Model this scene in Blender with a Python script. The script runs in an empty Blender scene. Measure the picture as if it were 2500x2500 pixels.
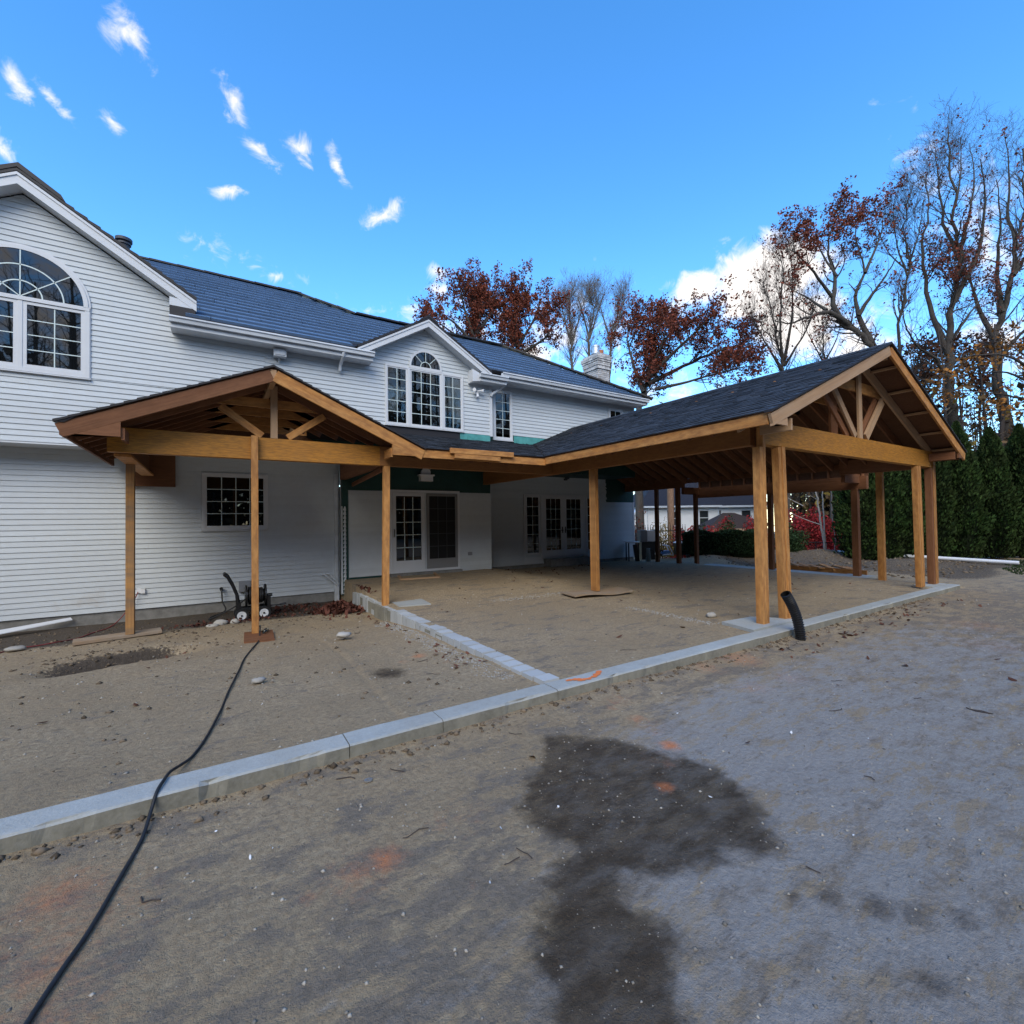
import bpy, math, random
import numpy as np
from mathutils import Matrix, Vector
random.seed(7); RNG = np.random.default_rng(7)
scene = bpy.context.scene
COL = scene.collection
H = 1.66                                   # eye height above the yard in front of the curb

# ------------------------------------------------------------------ camera
F_PX, YAW, PITCH, ROLL = 1144.40762, 0.570551105, 0.0183910149, -0.0138317558
fw = Vector((math.sin(YAW)*math.cos(PITCH), math.cos(YAW)*math.cos(PITCH), math.sin(PITCH)))
rt0 = Vector((math.cos(YAW), -math.sin(YAW), 0)); up0 = rt0.cross(fw)
rt = math.cos(ROLL)*rt0 + math.sin(ROLL)*up0
up = -math.sin(ROLL)*rt0 + math.cos(ROLL)*up0
cam_data = bpy.data.cameras.new("camera")
cam_data.sensor_width = 36.0; cam_data.lens = 36.0*F_PX/2500.0
cam_data.clip_start = 0.05; cam_data.clip_end = 2000
cam = bpy.data.objects.new("camera", cam_data); COL.objects.link(cam)
cam.matrix_world = Matrix(((rt.x, up.x, -fw.x, 0), (rt.y, up.y, -fw.y, 0), (rt.z, up.z, -fw.z, H), (0, 0, 0, 1)))
scene.camera = cam

def view_dir(px, py):                      # photo pixel (of 1932) -> world direction, for placing far things by bearing
    x, y = px*2500/1932, py*2500/1932
    return ((x-1250)*rt - (y-1250)*up + F_PX*fw).normalized()
def far_pt(px, py, D):                     # a point at depth D metres along that bearing
    d = view_dir(px, py); return Vector((0, 0, H)) + d*(D/d.dot(fw))

# ------------------------------------------------------------------ world, sun, exposure
SUN_EL, SUN_AZ = math.radians(38), math.radians(218)   # azimuth clockwise from +Y: sun low behind the camera, to its left
SKY_STRENGTH, SUN_STRENGTH = 0.15, 1.0
world = bpy.data.worlds.new("World"); scene.world = world
world.use_nodes = True
scene.view_settings.view_transform = 'Standard'; scene.view_settings.look = 'None'
scene.view_settings.gamma = 1.0; scene.view_settings.use_curve_mapping = False
scene.view_settings.exposure = 1.45
sd = bpy.data.lights.new("sun", 'SUN'); sd.energy = SUN_STRENGTH; sd.angle = math.radians(40); sd.color = (1.0, 0.93, 0.79)
sun = bpy.data.objects.new("sun", sd); COL.objects.link(sun)
sdir = Vector((math.sin(SUN_AZ)*math.cos(SUN_EL), math.cos(SUN_AZ)*math.cos(SUN_EL), math.sin(SUN_EL)))
sun.rotation_euler = sdir.to_track_quat('Z', 'Y').to_euler()
sun.location = sdir*50

def build_world():
    nt = world.node_tree; N = nt.nodes; L = nt.links
    N.clear()
    out = N.new('ShaderNodeOutputWorld'); bg = N.new('ShaderNodeBackground')
    L.new(bg.outputs[0], out.inputs[0])
    sky = N.new('ShaderNodeTexSky'); sky.sky_type = 'NISHITA'; sky.sun_disc = False
    sky.sun_elevation = SUN_EL; sky.sun_rotation = SUN_AZ
    sky.air_density = 1.0; sky.dust_density = 0.0; sky.ozone_density = 3.5; sky.altitude = 100
    tc = N.new('ShaderNodeTexCoord')
    nz = N.new('ShaderNodeTexNoise'); nz.inputs['Scale'].default_value = 24; nz.inputs['Detail'].default_value = 9; nz.inputs['Roughness'].default_value = 0.62
    nz.inputs['Distortion'].default_value = 0.6
    L.new(tc.outputs['Generated'], nz.inputs['Vector'])
    # clouds: (bearing x, y, axis angle deg, half length, half width, weight) in photo pixels of 1932
    C = [(235,62,58,62,27,1.0),(28,150,60,48,17,.8),(95,182,50,48,11,.8),(0,280,45,30,20,.7),(440,195,68,62,22,1),(562,278,50,46,22,1),
         (637,315,65,38,11,.8),(730,402,-28,48,21,.9),(425,358,0,36,12,.8),(515,520,10,38,9,.55),(440,488,20,70,14,.4),(830,512,0,30,16,1),(828,547,0,18,10,.7),
         (490,285,40,40,10,.45),(210,230,40,22,12,.5),
         (1325,548,-18,95,40,2.0),(1440,530,-12,130,85,4.0),(1490,600,25,130,85,2.8),(1610,640,10,110,55,1.0),(1490,490,0,110,50,3.0),
         (1880,470,60,150,70,.5),(1900,650,0,150,60,.8),(960,668,0,130,28,1.1),(860,610,0,130,40,.7),(1290,730,0,110,36,.6),(1080,640,0,110,60,.5),(775,618,0,24,16,.9)]
    field = None
    for (x, y, a, hl, hw, w) in C:
        c = view_dir(x, y); ar = math.radians(a)
        t = (view_dir(x+math.cos(ar)*10, y+math.sin(ar)*10)-c).normalized()
        s = c.cross(t).normalized()
        la = (view_dir(x+math.cos(ar)*hl, y+math.sin(ar)*hl)-c).length
        lb = (view_dir(x-math.sin(ar)*hw, y+math.cos(ar)*hw)-c).length
        sub = N.new('ShaderNodeVectorMath'); sub.operation = 'SUBTRACT'; sub.inputs[1].default_value = c
        L.new(tc.outputs['Generated'], sub.inputs[0])
        d1 = N.new('ShaderNodeVectorMath'); d1.operation = 'DOT_PRODUCT'; d1.inputs[1].default_value = t/la
        d2 = N.new('ShaderNodeVectorMath'); d2.operation = 'DOT_PRODUCT'; d2.inputs[1].default_value = s/lb
        d3 = N.new('ShaderNodeVectorMath'); d3.operation = 'DOT_PRODUCT'; d3.inputs[1].default_value = c*3
        cb = N.new('ShaderNodeCombineXYZ'); ln = N.new('ShaderNodeVectorMath'); ln.operation = 'LENGTH'
        for i, d in enumerate((d1, d2, d3)):
            L.new(sub.outputs[0], d.inputs[0]); L.new(d.outputs['Value'], cb.inputs[i])
        L.new(cb.outputs[0], ln.inputs[0])
        ma = N.new('ShaderNodeMath'); ma.operation = 'MULTIPLY_ADD'; ma.inputs[1].default_value = -w; ma.inputs[2].default_value = w
        L.new(ln.outputs['Value'], ma.inputs[0])
        if field is None: field = ma.outputs[0]
        else:
            mx = N.new('ShaderNodeMath'); mx.operation = 'SMOOTH_MAX'; mx.inputs[2].default_value = 0.25
            L.new(field, mx.inputs[0]); L.new(ma.outputs[0], mx.inputs[1]); field = mx.outputs[0]
    # the broken cloud sheet behind the camera that the windows mirror
    bd = N.new('ShaderNodeVectorMath'); bd.operation = 'DOT_PRODUCT'; bd.inputs[1].default_value = (-fw.x, -fw.y, .15)
    L.new(tc.outputs['Generated'], bd.inputs[0])
    br = N.new('ShaderNodeMapRange'); br.interpolation_type = 'SMOOTHSTEP'
    for k, v in (('From Min',-.05),('From Max',.5),('To Min',-1.6),('To Max',.62)): br.inputs[k].default_value = v
    L.new(bd.outputs['Value'], br.inputs['Value'])
    n2 = N.new('ShaderNodeTexNoise'); n2.inputs['Scale'].default_value = 3.2; n2.inputs['Detail'].default_value = 5; L.new(tc.outputs['Generated'], n2.inputs['Vector'])
    n2m = N.new('ShaderNodeMath'); n2m.operation = 'MULTIPLY_ADD'; n2m.inputs[1].default_value = 2.0; n2m.inputs[2].default_value = -1.0; L.new(n2.outputs['Fac'], n2m.inputs[0])
    bs = N.new('ShaderNodeMath'); bs.operation = 'ADD'; L.new(br.outputs[0], bs.inputs[0]); L.new(n2m.outputs[0], bs.inputs[1])
    mx = N.new('ShaderNodeMath'); mx.operation = 'MAXIMUM'; L.new(field, mx.inputs[0]); L.new(bs.outputs[0], mx.inputs[1]); field = mx.outputs[0]
    nn = N.new('ShaderNodeMath'); nn.operation = 'MULTIPLY_ADD'; nn.inputs[1].default_value = 4.2; nn.inputs[2].default_value = -2.15
    L.new(nz.outputs['Fac'], nn.inputs[0])
    ad = N.new('ShaderNodeMath'); ad.operation = 'ADD'; L.new(nn.outputs[0], ad.inputs[0]); L.new(field, ad.inputs[1])
    mr = N.new('ShaderNodeMapRange'); mr.interpolation_type = 'SMOOTHSTEP'
    mr.inputs['From Min'].default_value = -0.2; mr.inputs['From Max'].default_value = 1.35
    L.new(ad.outputs[0], mr.inputs['Value'])
    hs = N.new('ShaderNodeHueSaturation'); hs.inputs['Saturation'].default_value = SKY_SAT; hs.inputs['Value'].default_value = SKY_VAL; hs.inputs['Hue'].default_value = SKY_HUE
    L.new(sky.outputs[0], hs.inputs['Color'])
    mix = N.new('ShaderNodeMix'); mix.data_type = 'RGBA'
    L.new(mr.outputs[0], mix.inputs['Factor']); L.new(hs.outputs[0], mix.inputs['A'])
    mix.inputs['B'].default_value = CLOUD_COL
    L.new(mix.outputs['Result'], bg.inputs['Color'])
    bg.inputs['Strength'].default_value = SKY_STRENGTH
SKY_SAT, SKY_VAL, SKY_HUE = 1.25, 1.0, 0.5
CLOUD_COL = (3.1, 2.95, 2.85, 1)
build_world()

# ------------------------------------------------------------------ materials
MATS = {}
def mat(name, color, rough=0.6, spec=0.5, noise=None, bump=None, rnd=0.0, metallic=0.0, island=0.0, coat=0.0):
    """noise=(scale, strength, colour2[, stretch xyz]), bump=(scale, distance[, stretch])"""
    m = bpy.data.materials.new(name); m.use_nodes = True
    nt = m.node_tree; N = nt.nodes; L = nt.links
    b = N['Principled BSDF']
    b.inputs['Roughness'].default_value = rough; b.inputs['Specular IOR Level'].default_value = spec
    b.inputs['Metallic'].default_value = metallic; b.inputs['Coat Weight'].default_value = coat
    rgb = N.new('ShaderNodeRGB'); rgb.outputs[0].default_value = (*color, 1); cur = rgb.outputs[0]
    tc = N.new('ShaderNodeTexCoord')
    def noise_node(scale, st=(1, 1, 1), detail=5):
        mp = N.new('ShaderNodeMapping'); mp.inputs['Scale'].default_value = st
        L.new(tc.outputs['Object'], mp.inputs['Vector'])
        if rnd or island:
            pass
        n = N.new('ShaderNodeTexNoise'); n.inputs['Scale'].default_value = scale; n.inputs['Detail'].default_value = detail
        n.inputs['Roughness'].default_value = 0.6
        L.new(mp.outputs[0], n.inputs['Vector']); return n
    for nzz in ([noise] if noise and not isinstance(noise, list) else (noise or [])):
        n = noise_node(nzz[0], nzz[3] if len(nzz) > 3 else (1, 1, 1))
        mr = N.new('ShaderNodeMapRange'); mr.inputs['From Min'].default_value = 0.38; mr.inputs['From Max'].default_value = 0.66
        mr.inputs['To Max'].default_value = nzz[1]; L.new(n.outputs['Fac'], mr.inputs['Value'])
        mx = N.new('ShaderNodeMix'); mx.data_type = 'RGBA'
        L.new(mr.outputs[0], mx.inputs['Factor']); L.new(cur, mx.inputs['A']); mx.inputs['B'].default_value = (*nzz[2], 1)
        cur = mx.outputs['Result']
    if rnd or island:
        hs = N.new('ShaderNodeHueSaturation')
        if island:
            g = N.new('ShaderNodeNewGeometry'); src = g.outputs['Random Per Island']; amt = island
        else:
            g = N.new('ShaderNodeObjectInfo'); src = g.outputs['Random']; amt = rnd
        mr = N.new('ShaderNodeMapRange'); mr.inputs['To Min'].default_value = 1-amt; mr.inputs['To Max'].default_value = 1+amt
        L.new(src, mr.inputs['Value']); L.new(mr.outputs[0], hs.inputs['Value']); L.new(cur, hs.inputs['Color']); cur = hs.outputs[0]
    L.new(cur, b.inputs['Base Color'])
    if bump:
        n = noise_node(bump[0], bump[2] if len(bump) > 2 else (1, 1, 1), 6)
        bp = N.new('ShaderNodeBump'); bp.inputs['Distance'].default_value = bump[1]; bp.inputs['Strength'].default_value = 1.0
        L.new(n.outputs['Fac'], bp.inputs['Height']); L.new(bp.outputs[0], b.inputs['Normal'])
    MATS[name] = m; return m

GR = (0.6, 22, 22)   # grain runs along a timber's own X axis
mat('vinyl', (.565,.605,.625), .5, .35, [(1.1,.35,(.51,.535,.555)), (9,.12,(.40,.385,.36))], rnd=.035)
def mud_stain():
    m = MATS['vinyl']; nt = m.node_tree; N = nt.nodes; L = nt.links; b = N['Principled BSDF']; src = b.inputs['Base Color'].links[0].from_socket
    tc = N.new('ShaderNodeTexCoord'); mp = N.new('ShaderNodeMapping'); mp.inputs['Location'].default_value = (2.05*.95, 0, -.22*2.2); mp.inputs['Scale'].default_value = (.95, 0, 2.2)
    L.new(tc.outputs['Object'], mp.inputs['Vector']); ln = N.new('ShaderNodeVectorMath'); ln.operation = 'LENGTH'; L.new(mp.outputs[0], ln.inputs[0])
    n = N.new('ShaderNodeTexNoise'); n.inputs['Scale'].default_value = 3.0; n.inputs['Detail'].default_value = 7; n.inputs['Roughness'].default_value = .7; L.new(tc.outputs['Object'], n.inputs['Vector'])
    a = N.new('ShaderNodeMath'); a.operation = 'MULTIPLY_ADD'; a.inputs[1].default_value = -.5; a.inputs[2].default_value = .20; L.new(ln.outputs['Value'], a.inputs[0])
    c = N.new('ShaderNodeMath'); c.operation = 'ADD'; L.new(a.outputs[0], c.inputs[0]); L.new(n.outputs['Fac'], c.inputs[1])
    r = N.new('ShaderNodeMapRange'); r.inputs['From Min'].default_value = .5; r.inputs['From Max'].default_value = .85; r.inputs['To Max'].default_value = .55; L.new(c.outputs[0], r.inputs['Value'])
    x = N.new('ShaderNodeMix'); x.data_type = 'RGBA'; L.new(r.outputs[0], x.inputs['Factor']); L.new(src, x.inputs['A']); x.inputs['B'].default_value = (.36,.30,.22,1); L.new(x.outputs['Result'], b.inputs['Base Color'])
mud_stain()
mat('trim_white', (.64,.655,.67), .45, .4, (2.5,.25,(.55,.56,.58)))
mat('soffit_white', (.66,.68,.70), .6, .3, (3,.3,(.5,.5,.5)))
mat('gutter_white', (.66,.69,.72), .35, .5, (1.4,.6,(.42,.44,.45),(1,1,3)))
mat('muntin', (.62,.72,.70), .5)
mat('glass_dark', (.006,.007,.008), .015, .7)
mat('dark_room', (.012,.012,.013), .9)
mat('screen_grey', (.22,.22,.22), .7)
mat('screen_mesh', (.012,.012,.012), .6, .3)
mat('curtain', (.55,.55,.55), .9, .2, (30,.6,(.3,.3,.31),(6,1,.4)))
mat('solar', (.135,.215,.34), .22, .9, (3,.3,(.095,.15,.235)), rnd=.12)
mat('roof_edge', (.018,.016,.018), .6)
mat('shingle', (.030,.036,.046), .8, .3, [(90,.9,(.05,.056,.068)), (7,.5,(.02,.025,.033))], bump=(220,.002), island=.42)
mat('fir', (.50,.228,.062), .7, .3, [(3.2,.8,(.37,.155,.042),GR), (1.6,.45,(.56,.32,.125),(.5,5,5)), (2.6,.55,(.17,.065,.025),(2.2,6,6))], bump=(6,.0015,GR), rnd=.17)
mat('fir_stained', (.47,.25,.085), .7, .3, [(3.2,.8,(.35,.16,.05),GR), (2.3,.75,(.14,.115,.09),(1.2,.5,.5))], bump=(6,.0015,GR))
mat('fir_red_shaded', (.215,.092,.042), .75, .3, [(3.2,.8,(.145,.056,.024),GR), (1.2,.4,(.27,.125,.06),(.5,5,5)), (2.6,.45,(.12,.05,.022),(2.2,6,6))], bump=(6,.0015,GR), rnd=.15)  # same fir, tone darkened to carry the shade under the roofs
mat('fir_grey', (.42,.25,.13), .75, .3, [(3.2,.7,(.30,.19,.115),GR), (2,.4,(.5,.36,.24),(.5,5,5))], bump=(6,.0015,GR), rnd=.12)
mat('lvl', (.54,.232,.030), .6, .35, [(2.2,.5,(.43,.175,.025),(.8,3,3)), (4.0,.75,(.15,.075,.02),(2.2,9,22)), (.8,.4,(.36,.165,.04),(3.5,.5,.5))], rnd=.06)
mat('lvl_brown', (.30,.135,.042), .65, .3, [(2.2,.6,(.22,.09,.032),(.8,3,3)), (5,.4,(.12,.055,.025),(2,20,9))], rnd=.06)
mat('osb', (.115,.054,.029), .85, .2, [(3,.6,(.085,.04,.022)), (30,.4,(.18,.10,.06))])  # darkened as well, so the shade of the ceilings sits in its colour
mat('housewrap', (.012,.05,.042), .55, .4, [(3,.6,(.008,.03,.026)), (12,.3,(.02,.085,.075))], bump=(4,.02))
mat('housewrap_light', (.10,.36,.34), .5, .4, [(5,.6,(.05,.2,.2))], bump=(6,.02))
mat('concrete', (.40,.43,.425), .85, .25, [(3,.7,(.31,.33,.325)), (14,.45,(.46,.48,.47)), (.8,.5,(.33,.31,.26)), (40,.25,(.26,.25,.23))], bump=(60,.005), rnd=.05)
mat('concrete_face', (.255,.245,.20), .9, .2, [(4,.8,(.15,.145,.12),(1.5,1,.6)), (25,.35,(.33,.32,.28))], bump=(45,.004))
mat('foundation', (.22,.215,.20), .9, .2, [(2.5,.8,(.12,.115,.105)), (8,.4,(.34,.33,.31))], bump=(30,.004))
mat('block_top', (.43,.45,.455), .8, .25, [(6,.5,(.40,.42,.43))], bump=(50,.003), rnd=.08)
mat('brick_white', (.50,.49,.48), .85, .2, [(5,.5,(.36,.35,.35))], island=.3)
mat('mortar', (.28,.27,.27), .95, .1)
mat('metal_grey', (.55,.56,.57), .35, .5, metallic=.8)
mat('clay', (.42,.15,.07), .8)
mat('black_plastic', (.010,.010,.011), .42, .5)
mat('black_rubber', (.012,.012,.013), .55, .45, (14,.5,(.03,.03,.032)))
mat('white_plastic', (.74,.75,.76), .4)
mat('grey_metal', (.25,.26,.28), .5)
mat('grey_dark', (.06,.065,.075), .6)
mat('red_cord', (.22,.03,.03), .6)
mat('plywood', (.30,.21,.13), .8, .2, [(6,.6,(.24,.18,.13),(1,6,1)), (3,.5,(.30,.27,.23))], rnd=.1)
mat('stone', (.42,.40,.36), .85, .2, (9,.5,(.30,.28,.25)), bump=(25,.006), rnd=.2)
mat('pebble', (.30,.275,.235), .9, .2, island=.55)
mat('chip_white', (.74,.75,.76), .7)
mat('leaf_brown', (.12,.05,.03), .8, .2, island=.5)
mat('bark', (.075,.064,.056), .95, .15, [(8,.7,(.035,.03,.027),(3,3,.6)), (2,.4,(.11,.10,.085))], bump=(14,.03,(3,3,.5)))
mat('bark_pale', (.42,.40,.37), .9, .15, [(6,.7,(.25,.23,.21),(1,1,4))])
mat('twig', (.075,.062,.056), .95, .1)
mat('twig_pale', (.17,.148,.135), .95, .1)
mat('bark_grey', (.16,.145,.13), .95, .15, [(8,.7,(.09,.08,.072),(3,3,.6))], bump=(14,.03,(3,3,.5)))
mat('leaf_red', (.155,.040,.022), .8, .2, island=.5)
mat('leaf_orange', (.25,.105,.022), .8, .2, island=.5)
mat('leaf_rust', (.11,.042,.02), .8, .2, island=.5)
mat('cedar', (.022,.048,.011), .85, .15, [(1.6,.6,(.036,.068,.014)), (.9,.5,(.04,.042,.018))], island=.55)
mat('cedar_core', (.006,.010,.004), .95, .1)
mat('boxwood', (.018,.036,.014), .85, .15, island=.5)
mat('shrub_green', (.03,.055,.022), .85, .15, island=.5)
mat('shrub_red', (.33,.022,.035), .8, .2, (1.5,.7,(.22,.02,.03)), island=.5)
mat('brush', (.13,.085,.045), .9, .1, island=.55)
mat('brush_yellow', (.20,.14,.035), .9, .1, island=.5)
mat('house_paint', (.84,.84,.83), .6, .3, (1,.2,(.66,.67,.68)))
mat('dark_shingle', (.030,.032,.042), .85, .2, (6,.5,(.022,.022,.03)), bump=(30,.01))
mat('brown_shingle', (.045,.032,.028), .85, .2, (6,.5,(.03,.02,.02)), bump=(30,.01))
mat('window_dark', (.03,.035,.04), .08, .7)
mat('iron', (.012,.012,.013), .5)
mat('blue_tarp', (.10,.22,.42), .5)
mat('grass', (.035,.055,.022), .9, .1, island=.5)
mat('clear_plastic', (.65,.7,.74), .15, .6)

def glass_mat():
    m = bpy.data.materials.new('glass_clear'); m.use_nodes = True; nt = m.node_tree; N = nt.nodes; L = nt.links
    N.clear(); o = N.new('ShaderNodeOutputMaterial'); mx = N.new('ShaderNodeMixShader')
    tr = N.new('ShaderNodeBsdfTransparent'); tr.inputs[0].default_value = (.8,.84,.84,1)
    gl = N.new('ShaderNodeBsdfGlossy'); gl.inputs['Roughness'].default_value = 0.01
    fr = N.new('ShaderNodeFresnel'); fr.inputs['IOR'].default_value = 1.5
    L.new(fr.outputs[0], mx.inputs[0]); L.new(tr.outputs[0], mx.inputs[1]); L.new(gl.outputs[0], mx.inputs[2]); L.new(mx.outputs[0], o.inputs[0])
    MATS['glass_clear'] = m
glass_mat()

# ------------------------------------------------------------------ mesh builder
class MB:
    def __init__(s): s.v = []; s.f = []; s.mi = []; s.n = 0
    def add(s, verts, faces, mi=0):
        b = s.n; s.v.extend([tuple(p) for p in verts]); s.n += len(verts)
        for f in faces: s.f.append(tuple(b+i for i in f)); s.mi.append(mi)
    def box(s, x0, x1, y0, y1, z0, z1, mi=0):
        s.hexa([(x0,y0,z0),(x1,y0,z0),(x1,y1,z0),(x0,y1,z0),(x0,y0,z1),(x1,y0,z1),(x1,y1,z1),(x0,y1,z1)], mi)
    def hexa(s, v, mi=0):
        s.add(v, [(0,3,2,1),(4,5,6,7),(0,1,5,4),(1,2,6,5),(2,3,7,6),(3,0,4,7)], mi)
    def prism(s, poly, vec, mi=0):            # poly: 3-D polygon, extruded by vec
        n = len(poly); vec = Vector(vec)
        a = [Vector(p) for p in poly]; b = [p+vec for p in a]
        s.add(a+b, [tuple(range(n-1,-1,-1)), tuple(range(n,2*n))]+[(i,(i+1)%n,n+(i+1)%n,n+i) for i in range(n)], mi)
    def obox(s, p0, p1, w, h, upv=(0,0,1), mi=0):
        p0 = Vector(p0); p1 = Vector(p1); ax = (p1-p0).normalized(); u = Vector(upv)
        if abs(ax.dot(u)) > .98: u = Vector((0,1,0))
        sd_ = ax.cross(u).normalized(); u = sd_.cross(ax)
        v = []
        for p in (p0, p1):
            for a, b in ((-1,-1),(1,-1),(1,1),(-1,1)): v.append(p+sd_*(a*w/2)+u*(b*h/2))
        s.add(v, [(0,1,2,3),(7,6,5,4),(0,4,5,1),(1,5,6,2),(2,6,7,3),(3,7,4,0)], mi)
    def tube(s, pts, r, n=8, mi=0, caps=True):
        pts = [Vector(p) for p in pts]; m = len(pts); rr = r if isinstance(r, (list, tuple)) else [r]*m
        v = []; prev = None
        for i, p in enumerate(pts):
            t = (pts[min(i+1,m-1)]-pts[max(i-1,0)]).normalized()
            if prev is None:
                a = Vector((0,0,1)) if abs(t.z) < .9 else Vector((1,0,0))
                u = t.cross(a).normalized()
            else:
                u = (prev-t*prev.dot(t)).normalized()
            prev = u; w = t.cross(u)
            for k in range(n):
                an = 2*math.pi*k/n; v.append(p+(u*math.cos(an)+w*math.sin(an))*rr[i])
        f = [(i*n+k, i*n+(k+1)%n, (i+1)*n+(k+1)%n, (i+1)*n+k) for i in range(m-1) for k in range(n)]
        if caps: f += [tuple(range(n-1,-1,-1)), tuple((m-1)*n+k for k in range(n))]
        s.add(v, f, mi)
    def disc(s, c, ax, r0, r1, th, n=24, mi=0):  # ring/cylinder along ax
        c = Vector(c); ax = Vector(ax).normalized()
        u = ax.cross(Vector((0,0,1)) if abs(ax.z) < .9 else Vector((1,0,0))).normalized(); w = ax.cross(u)
        v = []; 
        for r, o in ((r0,-th/2),(r1,-th/2),(r1,th/2),(r0,th/2)):
            for k in range(n):
                a = 2*math.pi*k/n; v.append(c+ax*o+(u*math.cos(a)+w*math.sin(a))*r)
        f = []
        for j in range(4):
            for k in range(n): f.append((j*n+k, j*n+(k+1)%n, ((j+1)%4)*n+(k+1)%n, ((j+1)%4)*n+k))
        s.add(v, f, mi)
    def build(s, name, mats, parent=None, smooth=False):
        me = bpy.data.meshes.new(name); me.from_pydata(s.v, [], s.f); me.update()
        return link(name, me, mats, parent, s.mi, smooth)
def link(name, me, mats, parent=None, mi=None, smooth=False):
    mats = [mats] if isinstance(mats, str) else mats
    for m in mats: me.materials.append(MATS[m])
    if mi is not None and len(mats) > 1: me.polygons.foreach_set('material_index', mi)
    if smooth: me.polygons.foreach_set('use_smooth', [True]*len(me.polygons))
    o = bpy.data.objects.new(name, me); COL.objects.link(o)
    if parent is not None: par(o, parent)
    return o
def world_loc(o):                          # where a parent's own frame sits: Empties at their base, meshes at the origin
    return Vector(o.location) if o.type == 'EMPTY' else Vector((0,0,0))
def par(o, parent):
    o.parent = parent
    o.matrix_parent_inverse = Matrix.Translation(-world_loc(parent))
def tag(o, label=None, cat=None, group=None, kind=None):
    if label: o['label'] = label
    if cat: o['category'] = cat
    if group: o['group'] = group
    if kind: o['kind'] = kind
    return o
def thing(name, loc, label, cat, group=None):
    o = bpy.data.objects.new(name, None); COL.objects.link(o); o.location = loc; o.empty_display_size = .1
    return tag(o, label, cat, group)
def timber(name, p0, p1, w, h, m, parent, upv=(0,0,1), label=None):
    """a sawn member: own X axis along the grain, w across, h along upv; slightly eased"""
    p0 = Vector(p0); p1 = Vector(p1); ax = (p1-p0); Ln = ax.length; ax.normalize(); u = Vector(upv)
    if abs(ax.dot(u)) > .98: u = Vector((0,-1,0))
    y = u.cross(ax).normalized(); z = ax.cross(y)
    b = MB(); e = .004; x0, x1, a, c = -Ln/2, Ln/2, w/2, h/2
    prof = [(-a+e,-c),(a-e,-c),(a,-c+e),(a,c-e),(a-e,c),(-a+e,c),(-a,c-e),(-a,-c+e)]
    b.prism([(x0,q,r) for q, r in prof], (Ln,0,0))
    o = b.build(name, m, None)
    M = Matrix((ax, y, z)).transposed().to_4x4(); M.translation = (p0+p1)/2
    o.parent = parent
    if parent is not None: o.matrix_parent_inverse = Matrix.Translation(-world_loc(parent))
    o.matrix_basis = M
    if label: o['label'] = label
    return o
def np_mesh(name, V, Fq, mats, parent=None, mi=None, smooth=False):
    """V (n,3), Fq (m,k) uniform polygons"""
    me = bpy.data.meshes.new(name); V = np.asarray(V, np.float32); Fq = np.asarray(Fq, np.int32)
    m, k = Fq.shape
    me.vertices.add(len(V)); me.vertices.foreach_set('co', V.ravel())
    me.loops.add(m*k); me.loops.foreach_set('vertex_index', Fq.ravel())
    me.polygons.add(m); me.polygons.foreach_set('loop_start', np.arange(0, m*k, k, dtype=np.int32)); me.polygons.foreach_set('loop_total', np.full(m, k, np.int32))
    me.update(calc_edges=True)
    return link(name, me, mats, parent, mi, smooth)

# ------------------------------------------------------------------ numpy noise
def vnoise(x, y, seed=0):
    r = np.random.default_rng(seed); T = r.random((256, 256))
    xi = np.floor(x).astype(int); yi = np.floor(y).astype(int); fx = x-xi; fy = y-yi
    fx = fx*fx*(3-2*fx); fy = fy*fy*(3-2*fy)
    g = lambda a, b: T[a % 256, b % 256]
    return (g(xi,yi)*(1-fx)+g(xi+1,yi)*fx)*(1-fy)+(g(xi,yi+1)*(1-fx)+g(xi+1,yi+1)*fx)*fy
def fbm(x, y, o=4, seed=0):
    s = 0; a = .5; t = 0
    for i in range(o): s = s+a*vnoise(x*2**i, y*2**i, seed+i); t += a; a *= .5
    return s/t-.5
def sst(a, b, x): t = np.clip((x-a)/(b-a), 0, 1); return t*t*(3-2*t)

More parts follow.
